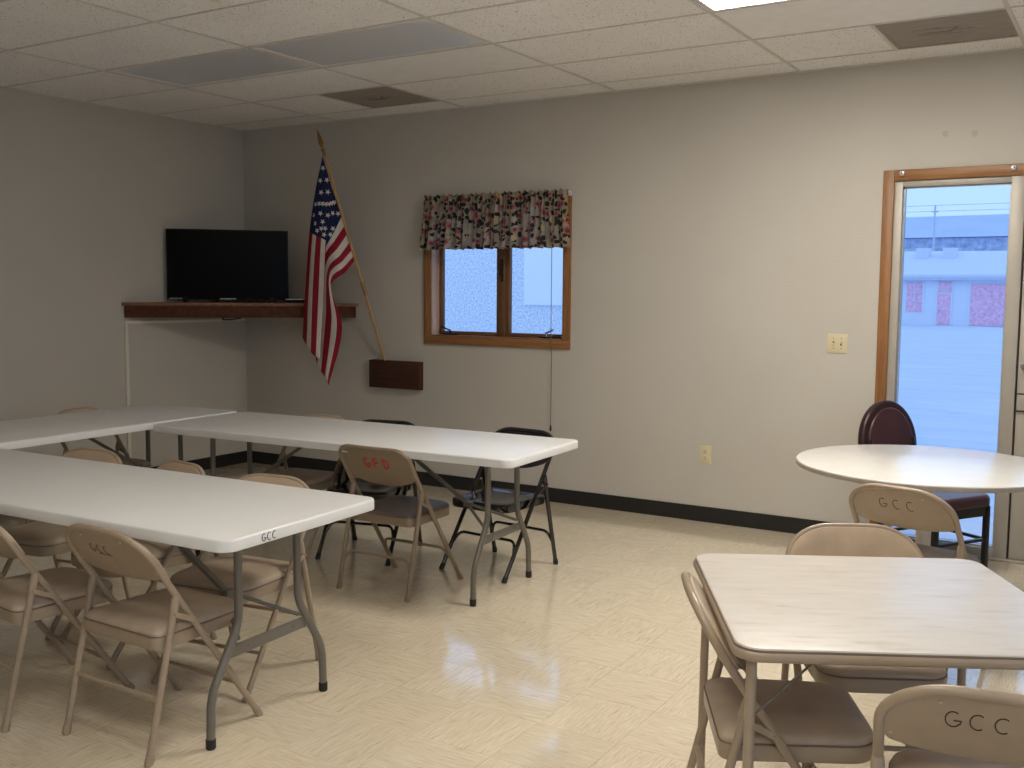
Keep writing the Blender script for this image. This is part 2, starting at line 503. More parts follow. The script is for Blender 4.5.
bm = NB()
for a, b in (((-TH,0,0),(WX0,TH,H+.1)), ((WX0,0,0),(WX1,TH,WZ0)), ((WX0,0,WZ1),(WX1,TH,H+.1)), ((WX1,0,0),(DX0,TH,H+.1)), ((DX0,0,DZ1),(DX1,TH,H+.1)), ((DX1,0,0),(RX+TH,TH,H+.1))):
    box(bm, a, b)
struct(mesh_from('wall_back', bm, M['wall'], smooth=False))
bm = NB(); box(bm, (-TH, RY, 0), (0, 0, H+.1)); struct(mesh_from('wall_left', bm, M['wall'], smooth=False))
FW = (-8.2, -4.6, .9, 2.2)       # unseen window opening added in the right wall for cool fill light (y0, y1, z0, z1)
bm = NB()
for a, b in (((RX,RY-TH,0),(RX+TH,FW[0],H+.1)), ((RX,FW[1],0),(RX+TH,0,H+.1)), ((RX,FW[0],0),(RX+TH,FW[1],FW[2])), ((RX,FW[0],FW[3]),(RX+TH,FW[1],H+.1))):
    box(bm, a, b)
struct(mesh_from('wall_right', bm, M['wall'], smooth=False))
bm = NB(); box(bm, (-TH, RY-TH, 0), (RX, RY, H+.1)); struct(mesh_from('wall_front', bm, M['wall'], smooth=False))

# ceiling: tiles by cell, lay-in panels, fixtures and vents
off_cells = {(0, 3), (1, 3)}; lit_cells = {(3, 3), (3, 8), (4, 11)}
smooth_cells = {(3, 2), (1, 2)}
half_vents = {(0, 1), (3, 1)}
def cell(i, m):
    """cell right of grid line i, between rows m and m+1"""
    x0 = GX+2*FT*i; y1 = -(GY+FT*(m-1)); return x0, x0+2*FT, y1-FT, y1
bm = NB()
for i in range(-1, 7):
    for m in range(0, 16):
        if (i, m) in off_cells or (i, m) in lit_cells: continue
        x0, x1, y0, y1 = cell(i, m)
        x0, x1, y0, y1 = max(x0, 0), min(x1, RX), max(y0, RY), min(y1, 0)
        if x1-x0 < .02 or y1-y0 < .02: continue
        if (i, m) in half_vents: x1 = x0+FT
        box(bm, (x0, y0, H), (x1, y1, H+.02), 1 if (i, m) in smooth_cells else 0)
box(bm, (-TH, RY-TH, H+.1), (RX+TH, TH, H+.16), 0)
struct(mesh_from('ceiling', bm, [M['tile'], M['smooth_tile']], smooth=False))
bm = NB()
for i in range(0, 7):
    x = GX+2*FT*i
    if x < RX: box(bm, (x-.010, RY, H-.004), (x+.010, 0, H+.001))
for m in range(1, 16):
    y = -(GY+FT*(m-1))
    if y > RY: box(bm, (0, y-.008, H-.0035), (RX, y+.008, H+.001))
for i, m in half_vents:
    x0, x1, y0, y1 = cell(i, m); box(bm, (x0+FT-.01, y0, H-.0045), (x0+FT+.01, y1, H+.001))
t = .02
box(bm, (0, RY, H-.006), (t, 0, H+.001)); box(bm, (0, -t, H-.006), (RX, 0, H+.001)); box(bm, (RX-t, RY, H-.006), (RX, 0, H+.001))
struct(mesh_from('trim_1', bm, M['tbar'], smooth=False))

bm = NB(); box(bm, (.004, -.008, 0), (DX0-.062, 0, .101), bev=.002); box(bm, (DX1+.06, -.008, 0), (RX, 0, .101)); struct(mesh_from('baseboard_back', bm, M['base'], smooth=False))
bm = NB(); box(bm, (0, RY, 0), (.008, -.008, .101), bev=.002); struct(mesh_from('baseboard_left', bm, M['base'], smooth=False))
bm = NB(); box(bm, (RX-.008, RY, 0), (RX, -.008, .101), bev=.002); struct(mesh_from('baseboard_right', bm, M['base'], smooth=False))

# ceiling fixtures
def fixture(i, m, lit, label, lamp='lamp_on'):
    x0, x1, y0, y1 = cell(i, m)
    cx, cy = (x0+x1)/2, (y0+y1)/2; w, d = 2*FT-.03, FT-.026
    r = thing('ceiling_light', label, 'ceiling light', (cx, cy, H), 0)
    bm = NB()
    for a, b in (((-w/2,-d/2,-.002),(w/2,-d/2+.018,.05)), ((-w/2,d/2-.018,-.002),(w/2,d/2,.05)), ((-w/2,-d/2+.018,-.002),(-w/2+.022,d/2-.018,.05)), ((w/2-.022,-d/2+.018,-.002),(w/2,d/2-.018,.05)), ((-w/2,-d/2,.05),(w/2,d/2,.06))):
        box(bm, a, b)
    part('frame', bm, M['white_metal'], r, smooth=False)
    bm = NB(); box(bm, (-w/2+.022, -d/2+.018, .002), (w/2-.022, d/2-.018, .008))
    part('diffuser', bm, M[lamp] if lit else M['lens'], r, 'glowing warm white lens' if lit else 'unlit prismatic lens', smooth=False)
    return r
fixture(0, 3, False, 'dim unlit ceiling light panel nearer the left wall, above the television corner')
fixture(1, 3, False, 'unlit ceiling light panel glowing blue with reflected window light, above the flag')
fixture(3, 3, True, 'lit warm white ceiling light panel at the top edge above the round table')
fixture(3, 8, True, 'lit ceiling light panel behind the viewer, out of the photo, nearest the card table', 'lamp_far')
fixture(4, 11, True, 'lit ceiling light panel far behind the viewer, out of the photo', 'lamp_far')

def vent(i, m, label):
    x0, x1, y0, y1 = cell(i, m); x0 += FT
    cx, cy = (x0+x1)/2, (y0+y1)/2; w, d = x1-x0-.024, y1-y0-.022
    r = thing('ceiling_vent', label, 'vent', (cx, cy, H), 0, 'return air vents in the ceiling')
    bm = NB()
    for a, b in (((-w/2,-d/2,-.003),(w/2,-d/2+.012,.02)), ((-w/2,d/2-.012,-.003),(w/2,d/2,.02)), ((-w/2,-d/2+.012,-.003),(-w/2+.012,d/2-.012,.02)), ((w/2-.012,-d/2+.012,-.003),(w/2,d/2-.012,.02))): box(bm, a, b)
    part('frame', bm, M['vent'], r, smooth=False)
    bm = NB(); box(bm, (-w/2+.012, -d/2+.012, .0), (w/2-.012, d/2-.012, .012)); part('perforated_face', bm, M['vent'], r, smooth=False)
    bm = NB(); rr = random.Random(i)
    for k in range(7):
        x, y, L, a2 = rr.uniform(-.10, .06), rr.uniform(-.07, .07), rr.uniform(.06, .15), rr.uniform(-.12, .12)
        obox(bm, (x-L/2, y, -.0006), (x+L/2, y+a2*L, -.0006), rr.uniform(.003, .007), .0016)
    obox(bm, (.0, .03, -.0006), (.05, -.05, -.0006), .014, .0018)
    part('dust_smear', bm, M['dust'], r, 'dark dust streaks at the centre', smooth=False)
    return r
vent(0, 1, 'dark dusty square ceiling vent above the flag')
vent(3, 1, 'dark dusty square ceiling vent near the door, at the top right')
sm = thing('smoke_detector', 'pale round smoke detector at the very top edge of the ceiling, upper left', 'smoke detector', (2.93, -2.93, H))
bm = NB(); tube(bm, [(0,0,0),(0,0,-.02),(0,0,-.03),(0,0,-.04)], [.065,.065,.058,.035], 28); part('housing', bm, M['white_metal'], sm)
bm = NB(); cyl(bm, (0,0,-.043), .018, .006); part('test_button', bm, M['raceway'], sm)

# ------------------------------------------------------------------ window with casing, sashes, cranks
win = struct(thing('window_1', 'oak framed double casement window under the floral valance', 'window', (0, 0, 0)))
cw = .057
def frame_x(bm, x0, x1, z0, z1, y0, y1, bev=.004): box(bm, (x0, y0, z0), (x1, y1, z1), bev=bev)
bm = NB(); frame_x(bm, WX0-cw, WX1+cw, WZ0-cw, WZ0+.002, -.018, .002); frame_x(bm, WX0-cw, WX1+cw, WZ1-.002, WZ1+cw, -.018, .002); pieces('casing_rail', bm, M['oak_x'], win)
bm = NB(); frame_x(bm, WX0-cw, WX0+.002, WZ0, WZ1, -.018, .002); frame_x(bm, WX1-.002, WX1+cw, WZ0, WZ1, -.018, .002); pieces('casing_stile', bm, M['oak_z'], win)
bm = NB(); box(bm, (WX0, 0, WZ0), (WX0+.012, .15, WZ1)); box(bm, (WX1-.012, 0, WZ0), (WX1, .15, WZ1)); pieces('side_jamb', bm, M['jamb'], win, 'jamb with light painted into its pale wood', smooth=False)
bm = NB(); box(bm, (WX0, 0, WZ0), (WX1, .15, WZ0+.012)); box(bm, (WX0, 0, WZ1-.012), (WX1, .15, WZ1)); part('head_and_sill', bm, M['oak_x'], win, smooth=False)
XM = 2.541
bm = NB(); box(bm, (XM-.028, .075, WZ0+.012), (XM+.028, .14, WZ1-.012), bev=.004); part('mullion', bm, M['sash_z'], win)
for x0, x1, nm in ((WX0+.012, XM-.028, 'left'), (XM+.028, WX1-.012, 'right')):
    z0, z1 = WZ0+.012, WZ1-.012; w = .028
    bm = NB(); box(bm, (x0, .09, z0), (x0+w, .13, z1), bev=.004); box(bm, (x1-w, .09, z0), (x1, .13, z1), bev=.004)
    s = part('sash', bm, M['sash_z'], win)
    bm = NB(); box(bm, (x0+w, .09, z0), (x1-w, .13, z0+w), bev=.004); box(bm, (x0+w, .09, z1-w), (x1-w, .13, z1), bev=.004); part('sash_rail', bm, M['sash_x'], s)
    bm = NB(); box(bm, (x0+w-.003, .108, z0+w-.003), (x1-w+.003, .112, z1-w+.003)); part('pane', bm, M['glass'], s, smooth=False)
for cx, sg in ((2.09, 1), (2.93, -1)):
    bm = NB(); box(bm, (cx-.055, .045, WZ0+.012), (cx+.055, .088, WZ0+.026), bev=.004)
    c = part('crank', bm, M['black_metal'], win, 'dark casement crank')
    bm = NB(); tube(bm, rounded([(cx, .062, WZ0+.024), (cx+.01*sg, .055, WZ0+.045), (cx-.055*sg, .04, WZ0+.07)], .01), .006); cyl(bm, (cx-.055*sg, .04, WZ0+.062), .009, .02)
    part('crank_handle', bm, M['black_metal'] if sg > 0 else M['silver'], c)
bm = NB(); box(bm, (XM-.006, .062, 1.56), (XM+.012, .078, 1.72), bev=.003); obox(bm, (XM+.006, .058, 1.70), (XM+.006, .04, 1.60), .01, .012); part('latch', bm, M['black_metal'], win, 'dark sash lock')

# valance
VX0, VX1 = 1.926, 3.124
def valance():
    r = thing('valance', 'gathered floral valance with dark leaves and pink roses over the window', 'curtain', ((VX0+VX1)/2+.03, -.05, 2.115))
    hw = (VX1-VX0)/2
    bm = NB(); uvl = bm.loops.layers.uv.new('UVMap')
    NU, NV = 420, 26; rr = random.Random(3)
    ph = []; a = 0
    for k in range(NU+1): ph.append(a); a += .62+.26*math.sin(k*.13)+.16*math.sin(k*.31+1)
    grid = []
    for i in range(NU+1):
        u = i/NU; row = []
        for j in range(NV+1):
            v = j/NV                     # 0 top .. 1 hem
            flare = .035*max(0, v-.25)
            x = -hw+2*hw*u + (u-.5)*2*flare
            z = .070-.395*v + .010*math.sin(ph[i]*.5+1)*(1 if v < .12 else 0)*(1-v/.12 if v < .12 else 0)
            gather = .010 if v < .2 else .010+.020*(v-.2)/.8
            fold = math.sin(ph[i])*(1-.96*v)+math.sin(ph[i]*.37+.7)*.95*v
            y = -gather*fold*1.25 - .024 - .016*v
            if .13 < v < .2: y *= .8
            if v > .9: z += .003*math.sin(ph[i]*.37)*(v-.9)*10
            x += .006*math.cos(ph[i])
            row.append(bm.verts.new((x, y, z)))
        grid.append(row)
    for i in range(NU):
        for j in range(NV):
            f = bm.faces.new((grid[i][j], grid[i][j+1], grid[i+1][j+1], grid[i+1][j]))
            for l, (p, q) in zip(f.loops, ((i,j),(i,j+1),(i+1,j+1),(i+1,j))): l[uvl].uv = (p/NU*2.3, -q/NV*.5)
    o = part('fabric', bm, M['floral'], r, ang=180)
    bm = NB(); tube(bm, [(-hw-.01, .0, .045), (hw+.006, .0, .045)], .007); part('rod', bm, M['white_metal'], r)
    bm = NB(); tube(bm, [(hw+.0, 0, .045), (hw+.008, 0, .045), (hw+.016, 0, .045), (hw+.02, 0, .045)], [.006, .011, .011, .004]); part('finial', bm, M['white_metal'], r)
    bm = NB()
    for s in (-1, 1): box(bm, (s*hw-.008, -.008, .03), (s*hw+.008, .032, .062))
    pieces('bracket', bm, M['white_metal'], r, smooth=False)
valance()
cord = thing('pull_cord', 'thin dark pull cord with a small knob hanging in front of the window', 'cord', (3.02, -.03, .52))
bm = NB(); tube(bm, [(0, 0, .03), (.002, .002, .55), (0, -.008, .62), (0, -.008, 1.60)], .0022, 6); part('string', bm, M['slot'], cord)
bm = NB(); tube(bm, [(0,0,-.01),(0,0,.0),(0,0,.02),(0,0,.035)], [.004,.009,.007,.003], 12); part('knob', bm, M['black_metal'], cord)

# ------------------------------------------------------------------ sidelight and door
AX = 5.918                                            # mullion centre
bm = NB(); box(bm, (DX0-.06, -.02, 0), (DX0+.002, .003, DZ1+.06), bev=.003); struct(mesh_from('trim_2', bm, M['oak_z']))
bm = NB(); box(bm, (DX0+.002, -.02, DZ1-.002), (DX1+.06, .003, DZ1+.06), bev=.003); box(bm, (DX1, -.02, 0), (DX1+.06, .003, DZ1-.002), bev=.003); struct(mesh_from('trim_3', bm, M['oak_x']))
side = struct(thing('window_2', 'tall sidelight glass in pale aluminium beside the door', 'window', (0, 0, 0)))
bm = NB()
box(bm, (DX0, .0, .0), (DX0+.047, .12, DZ1), bev=.002); box(bm, (AX-.037, -.005, 0), (AX+.032, .12, DZ1), bev=.002)
box(bm, (DX0+.047, .0, DZ1-.037), (AX-.037, .12, DZ1), bev=.002); box(bm, (DX0+.047, .0, 0), (AX-.037, .12, .06), bev=.002)
part('frame', bm, M['alu'], side)
bm = NB(); g0 = DX0+.047; g1 = AX-.037
for a, b in (((g0,.03,.06),(g0+.008,.05,DZ1-.037)), ((g1-.008,.03,.06),(g1,.05,DZ1-.037)), ((g0,.03,DZ1-.045),(g1,.05,DZ1-.037)), ((g0,.03,.06),(g1,.05,.068))): box(bm, a, b)
part('glazing_bead', bm, M['silver'], side, smooth=False)
bm = NB(); box(bm, (g0+.004, .04, .063), (g1-.004, .046, DZ1-.04)); part('pane', bm, M['glass'], side, smooth=False)
door = struct(thing('door_1', 'pale aluminium glass door with push handle at the right edge', 'door', (0, 0, 0)))
d0, d1 = AX+.042, DX1-.05
bm = NB(); box(bm, (AX+.0325, .02, 0), (AX+.0415, .1, DZ1)); part('gap_seal', bm, M['alu_dark'], door, smooth=False)
bm = NB()
box(bm, (d0, .01, .015), (d0+.085, .06, DZ1-.035), bev=.003); box(bm, (d1-.085, .01, .015), (d1, .06, DZ1-.035), bev=.003)
box(bm, (d0+.085, .01, .015), (d1-.085, .06, .28), bev=.003); box(bm, (d0+.085, .01, DZ1-.13), (d1-.085, .06, DZ1-.035), bev=.003)
box(bm, (d0, .0, DZ1-.034), (DX1, .12, DZ1), bev=.002); box(bm, (d1+.003, 0, 0), (DX1, .12, DZ1-.034), bev=.002)
part('leaf', bm, M['door_paint'], door)
bm = NB(); box(bm, (d0+.08, .03, .27), (d1-.08, .036, DZ1-.12)); part('pane', bm, M['glass'], door, smooth=False)
bm = NB(); box(bm, (d0+.003, -.012, .856), (d0+.1, .012, .942), bev=.003); lc = part('latch_case', bm, M['alu'], door)
for z in (.945, .849):
    bm = NB(); box(bm, (d0+.0, -.004, z), (d0+.05, .012, z+.006)); part('latch_edge_strip', bm, M['alu_dark'], lc, 'dark edge strip', smooth=False)  # dark strip along the top and bottom of the latch case
bm = NB(); tube(bm, rounded([(d0+.03, .01, 1.10), (d0+.03, -.06, 1.10), (d1-.05, -.06, 1.10), (d1-.05, .01, 1.10)], .03), .018, 12); part('push_bar', bm, M['silver'], door)
bm = NB(); box(bm, (DX0, -.03, 0), (DX1, .12, .012), bev=.003); part('threshold', bm, M['alu'], door)
# clear corner clips on the casing
for k, x in enumerate((5.312, 5.891)):
    c = thing('plastic_clip', 'small clear plastic clip on the door head casing, ' + ('at its left corner' if k == 0 else 'further right'), 'clip', (x, -.02, DZ1+.036))
    bm = NB(); box(bm, (-.013, -.012, -.014), (.013, 0, .014), bev=.003); part('body', bm, M['silver'], c)
    bm = NB(); cyl(bm, (0, -.012, .004), .005, -.006, 'y', 10); part('screw', bm, M['slot'], c)

# wall plates
def plate(name, label, cat, x0, x1, z0, z1): 
    r = thing(name, label, cat, ((x0+x1)/2, 0, (z0+z1)/2))
    w, h = (x1-x0)/2, (z1-z0)/2
    bm = NB(); box(bm, (-w, -.006, -h), (w, 0.0, h), bev=.0025); part('cover_plate', bm, M['cream'], r)
    return r, w, h
r, w, h = plate('light_switch', 'cream double toggle light switch on the wall beside the door', 'light switch', 4.918, 5.036, 1.136, 1.250)
for s in (-1, 1):
    bm = NB(); box(bm, (s*.023-.005, -.0068, -.012), (s*.023+.005, -.0055, .012)); sl = part('switch_slot', bm, M['slot'], r, smooth=False)
    bm = NB(); obox(bm, (s*.023, -.005, 0), (s*.023, -.02, -.008 if s < 0 else .008), .007, .008); part('toggle', bm, M['cream'], sl)
    bm = NB()
    for z in (-.03, .03): cyl(bm, (s*.023, -.0055, z), .003, -.0012, 'y', 10)
    pieces('screw', bm, M['slot'], r)
r, w, h = plate('wall_outlet', 'cream duplex electrical outlet low on the back wall', 'outlet', 4.124, 4.202, .386, .503)
for z in (-.02, .02):
    bm = NB(); slab(bm, rrect(.034, .03, .012), 0, .003, .001, .001); xform(bm, Matrix.Translation((0, -.0055, z)) @ Matrix.Rotation(PI/2, 4, 'X')); so = part('socket', bm, M['cream'], r)
    bm = NB(); box(bm, (-.008, -.0092, z-.004), (-.0055, -.0082, z+.006)); box(bm, (.0055, -.0092, z-.003), (.008, -.0082, z+.005)); cyl(bm, (0, -.0082, z-.009), .003, -.001, 'y', 8); pieces('slot', bm, M['slot'], so, smooth=False)

# ------------------------------------------------------------------ corner shelf, television, flag
K_ = 1.235
sh = thing('corner_shelf', 'brown wooden corner shelf carrying the television', 'shelf', (0, 0, 1.27))
bm = NB()
def tri(bm, k, z0, z1):
    vs = [bm.verts.new(v) for v in ((.002,-.002,z0),(.002,-k,z0),(k,-.002,z0),(.002,-.002,z1),(.002,-k,z1),(k,-.002,z1))]
    for f in ((0,1,2),(3,5,4),(0,3,4,1),(1,4,5,2),(2,5,3,0)): bm.faces.new([vs[i] for i in f])
tri(bm, K_+.015, .092, .116); part('shelf_board', bm, M['shelf'], sh, smooth=False)
bm = NB(); obox(bm, (.004, -K_+.01, .046), (K_-.01, -.004, .046), .02, .09); o = part('fascia', bm, M['fascia'], sh, 'darker front fascia', smooth=False)
bm = NB(); box(bm, (.002, -K_+.05, .06), (.03, -.03, .09)); box(bm, (.03, -.03, .06), (K_-.05, -.002, .09)); pieces('wall_cleat', bm, M['fascia'], sh, smooth=False)

def tv():
    # local: screen faces -y (towards the viewer after a 45 degree turn)
    c = Vector((.37, -.53, 1.387))
    r = thing('television', 'black flat screen television standing on the corner shelf', 'television', c, PI/4)
    W_, Hh, z0 = .925, .548, .020
    bm = NB(); box(bm, (-W_/2, -.012, z0), (W_/2, .022, z0+Hh), bev=.004); box(bm, (-.3, .02, z0+.05), (.3, .06, z0+.36), bev=.012); part('body', bm, M['tvbody'], r)
    bm = NB(); box(bm, (-W_/2+.012, -.0135, z0+.022), (W_/2-.012, -.0115, z0+Hh-.012)); part('screen', bm, M['screen'], r, smooth=False)
    bm = NB(); box(bm, (-.065, -.0145, z0+.004), (.055, -.012, z0+.010)); part('badge_strip', bm, M['silver'], r, smooth=False)
    bm = NB(); rr = random.Random(5); x = -W_/2+.018
    for k in range(9):
        w = rr.uniform(.003, .008); box(bm, (x, -.0143, z0+.006), (x+w, -.012, z0+.012)); x += w+.004
    part('indicator_marks', bm, M['silver'], r, smooth=False)
    for s in (-1, 1):
        bm = NB(); obox(bm, (s*.33, -.11, .006), (s*.33, .11, .006), .022, .012, bev=.003); obox(bm, (s*.33, .0, .01), (s*.33, .0, .04), .03, .03, up=(0,1,0)); part('foot', bm, M['tvbody'], r)
tv()
bx = thing('media_box', 'flat black media box on the shelf between the television and the flag', 'media box', (.80, -.20, 1.386), PI/4)
bm = NB(); box(bm, (-.10, -.07, .004), (.10, .07, .028), bev=.003); part('body', bm, M['tvbody'], bx)
bm = NB(); box(bm, (-.1003, -.0715, .026), (.1003, -.069, .029)); part('trim_line', bm, M['silver'], bx, 'thin silver top edge', smooth=False)
for s in (-1, 1):
    bm = NB(); box(bm, (s*.08-.01, -.05, 0), (s*.08+.01, .05, .005)); part('foot', bm, M['rubber'], bx, smooth=False)
cb = NB(); rr = random.Random(9)
for k in range(3):
    pts = []
    for j in range(14):
        tt = j/13; x = .02+.50*tt*(1-.1*k)
        pts.append((x, -.03+.05*math.sin(j*1.3+k*2)+.0*tt, .006+.010*abs(math.sin(j*1.9+k))))
    P2 = [pts[0]]
    for a, b in zip(pts, pts[1:]): P2 += [tuple((p+q)/2 for p, q in zip(a, b)), b]
    tube(cb, P2, .0045, 6)
cables = thing('cable_bundle', 'tangle of black cables in front of the television base', 'cable', (.35, -.72, 1.386), PI/4)
pieces('cable', cb, M['rubber'], cables)
hk = NB(); tube(hk, rounded([(.49,-.70,1.272),(.505,-.725,1.256),(.55,-.69,1.256),(.60,-.62,1.268)], .02), .006, 6)
tag(mesh_from('loose_cable', hk, M['rubber']), 'short black cable loop hanging just under the shelf fascia', 'cable')
rc = thing('cable_raceway', 'cream cable raceway running under the shelf and down the left wall', 'raceway', (0, -1.22, 0))
bm = NB(); box(bm, (0, .014, 1.222), (.016, 1.20, 1.246), bev=.003); part('horizontal_channel', bm, M['raceway'], rc)
bm = NB(); box(bm, (0, -.014, .101), (.018, .014, 1.246), bev=.003); part('vertical_channel', bm, M['raceway'], rc)

fb = thing('flag_holder_box', 'dark reddish wooden box on the wall holding the flagpole', 'wooden box', (1.642, 0, .735))
bm = NB(); box(bm, (-.243, -.055, 0), (.243, -.043, .214), bev=.002); part('front_panel', bm, M['mahogany'], fb)
bm = NB(); box(bm, (-.243, -.043, 0), (-.231, 0, .214)); box(bm, (.231, -.043, 0), (.243, 0, .214)); pieces('side_panel', bm, M['mahogany'], fb, smooth=False)
bm = NB(); box(bm, (-.231, -.043, 0), (.231, 0, .012)); part('bottom', bm, M['mahogany'], fb, smooth=False)
bm = NB(); box(bm, (-.231, -.008, .012), (.231, 0, .214)); part('back', bm, M['mahogany'], fb, smooth=False)

# flag on its leaning pole
PB = Vector((1.545, -.0185, .90)); PT = Vector((1.215, -.420, 2.684))
def pp(z): 
    return PB+(PT-PB)*((z-PB.z)/(PT.z-PB.z))
fl = thing('flag', 'american flag hanging limp from a leaning wooden pole', 'flag', PB)
def loc(v): return Vector(v)-PB
dirv = (PT-PB).normalized()
bm = NB(); tube(bm, [loc(PB), loc(PB+dirv*1.0)], .0105, 14); tube(bm, [loc(PB+dirv*1.0), loc(PT-dirv*.13)], .0105, 14); part('pole', bm, M['pole'], fl)
bm = NB(); zc = pp(1.50); tube(bm, [loc(zc-dirv*.055), loc(zc+dirv*.055)], .0125, 14); part('pole_joint', bm, M['brass'], fl, 'brass joining sleeve')
bm = NB(); b0 = PT-dirv*.20
tube(bm, [loc(b0+dirv*d) for d in (0, .03, .035, .05, .055, .075, .09, .12, .16, .20)], [.012, .012, .017, .017, .010, .012, .021, .017, .010, .001], 14); part('spear_finial', bm, M['brass'], fl, 'spear shaped finial')

def px(u, v, y):                  # photo pixel -> point on plane y (used to read the drape outline off the photograph)
    f, rt, up, fw = 1018.93, (.8515,.5243,.0072), (-.0542,.0743,.9958), (.5215,-.8483,.0916)
    a, b = (u-512)/f, -(v-384)/f
    d = [rt[i]*a+up[i]*b-fw[i] for i in range(3)]
    k = (y+6.24196)/d[1]
    return Vector((6.52282+d[0]*k, y, 1.499+d[2]*k))
# drape curves: hoist parameter t (0 top .. 1 bottom) -> pixel polyline along the fly, s = 0, .18, .4, .65, 1
DR = [(0.00, [(322,156),(315,190),(309,232),(305,285),(302,338)], -.360),
      (0.15, [(327,173),(321,205),(315.5,236),(312,288),(310,352)], -.395),
      (0.31, [(332,190),(328.5,221),(325,241),(323,294),(319,359)], -.375),
      (0.45, [(337.5,206),(331,228),(324.5,248),(320,298),(316,352)], -.345),
      (0.60, [(343.5,224),(334,239),(323.5,257),(317,302),(314.5,355)], -.325),
      (0.72, [(347.5,237),(338,251),(326,267),(322,312),(318,367)], -.340),
      (0.86, [(352,251),(342.5,262),(329,277),(332,322),(325,378)], -.350),
      (1.00, [(355,260),(345,272),(330.5,287),(341.5,328),(328,386)], -.330)]
SS = [0, .18, .4, .65, 1]
def cr(xs, ys, x):
    """Catmull-Rom style interpolation of vectors"""
    n = len(xs); i = 0
    while i < n-2 and x > xs[i+1]: i += 1
    h_ = xs[i+1]-xs[i]; tt = (x-xs[i])/h_
    def tang(j):
        if j == 0: return (ys[1]-ys[0])/(xs[1]-xs[0])
        if j == n-1: return (ys[-1]-ys[-2])/(xs[-1]-xs[-2])
        return (ys[j+1]-ys[j-1])/(xs[j+1]-xs[j-1])
    m0, m1 = tang(i)*h_, tang(i+1)*h_
    return ys[i]*(2*tt**3-3*tt**2+1)+m0*(tt**3-2*tt**2+tt)+ys[i+1]*(-2*tt**3+3*tt**2)+m1*(tt**3-tt**2)
def flag_point(s, t):
    cur = [cr(SS, [Vector(p) for p in pl], s) for _, pl, _y in DR]
    p = cr([d[0] for d in DR], cur, t)
    # depth: on the pole at s=0, hanging plumb under it, with folds that grow down the fly
    yp = pp(2.51-.83*t).y
    yd = cr([d[0] for d in DR], [d[2] for d in DR], t)
    g = min(1, s/.3); g = g*g*(3-2*g)
    y = yp*(1-g)+yd*g - .010*g*math.sin(t*9+s*6)
    return px(p.x, p.y, y)
NS, NT = 60, 104
bm = NB(); uvl = bm.loops.layers.uv.new('UVMap')
G = [[bm.verts.new(loc(flag_point(i/NS, j/NT))) for j in range(NT+1)] for i in range(NS+1)]
for i in range(NS):
    for j in range(NT):
        f = bm.faces.new((G[i][j], G[i][j+1], G[i+1][j+1], G[i+1][j]))
        st = int(j/(NT/13)); canton = i < NS*.4 and st < 7
        f.material_index = 2 if canton else st % 2
cl = part('cloth', bm, [M['flag_red'], M['flag_white'], M['flag_blue']], fl, 'striped cloth with a starred blue canton', ang=180)
md = cl.modifiers.new('thickness', 'SOLIDIFY'); md.thickness = .0025; md.offset = 0
for r_ in range(9):
    for c_ in range(6 if r_ % 2 == 0 else 5):
        if (r_+c_*2) % 3 == 1: continue          # lost in the folds
        s0 = .4*((c_*2+1+(r_ % 2))/12); t0 = 7/13*((r_+1)/10)
        if .30 < t0 < .46 and s0 > .12: continue
        p0 = flag_point(s0, t0); ds = flag_point(s0+.01, t0)-p0; dt = flag_point(s0, t0+.01)-p0
        nrm = ds.cross(dt)
        if nrm.length < 1e-9: continue
        nrm.normalize()
        if nrm.y > 0: nrm = -nrm
        a1 = ds.normalized(); a2 = nrm.cross(a1)
        R_ = .023
        bm = NB(); vs = [bm.verts.new(loc(p0+nrm*.004+(a1*math.cos(PI/2+k*PI/5)+a2*math.sin(PI/2+k*PI/5))*(R_ if k % 2 == 0 else R_*.4))) for k in range(10)]
        ctr = bm.verts.new(loc(p0+nrm*.004))
        for k in range(10): bm.faces.new((vs[k], vs[(k+1) % 10], ctr))
        part('star', bm, M['flag_white'], cl, 'white star', smooth=False)

# ------------------------------------------------------------------ lettering strokes
def arc(cx, cy, rx, ry, a0, a1, n=12):
    return [(cx+rx*math.cos(math.radians(a0+(a1-a0)*k/n)), cy+ry*math.sin(math.radians(a0+(a1-a0)*k/n))) for k in range(n+1)]
def glyph(ch, style=0):
    if ch == 'C': return [arc(0, 0, .36, .5, 55, 305)]
    if ch == 'G': return [arc(0, 0, .36, .5, 55, 330), [(.02, -.08), (.38, -.08), (.34, -.3)]]
    if ch == '_': return [[(-.5, -.62), (.5, -.62)]]
    if ch == 'F': return [[(-.3, -.5), (-.3, .5)], [(-.3, .5), (.32, .5)], [(-.3, .05), (.2, .05)]]
    if ch == 'D': return [[(-.3, -.5), (-.3, .5)], [(-.3, .46)]+arc(-.12, 0, .46, .46, 88, -88)+[(-.3, -.46)]]
    return []
def strokes(bm, text, mapf, size, gap, rad, shear=0):
    """text drawn as raised strokes; mapf(u, v) gives the point on the surface"""
    n = len(text)
    for i, ch in enumerate(text):
        ox = (i-(n-1)/2)*gap
        for st in glyph(ch):
            fine = [st[0]]
            for a, b in zip(st, st[1:]):
                m = max(1, int(math.dist(a, b)/.12))
                fine += [(a[0]+(b[0]-a[0])*k/m, a[1]+(b[1]-a[1])*k/m) for k in range(1, m+1)]
            tube(bm, [mapf(ox+p[0]*size+p[1]*size*shear, p[1]*size) for p in fine], rad, 6)

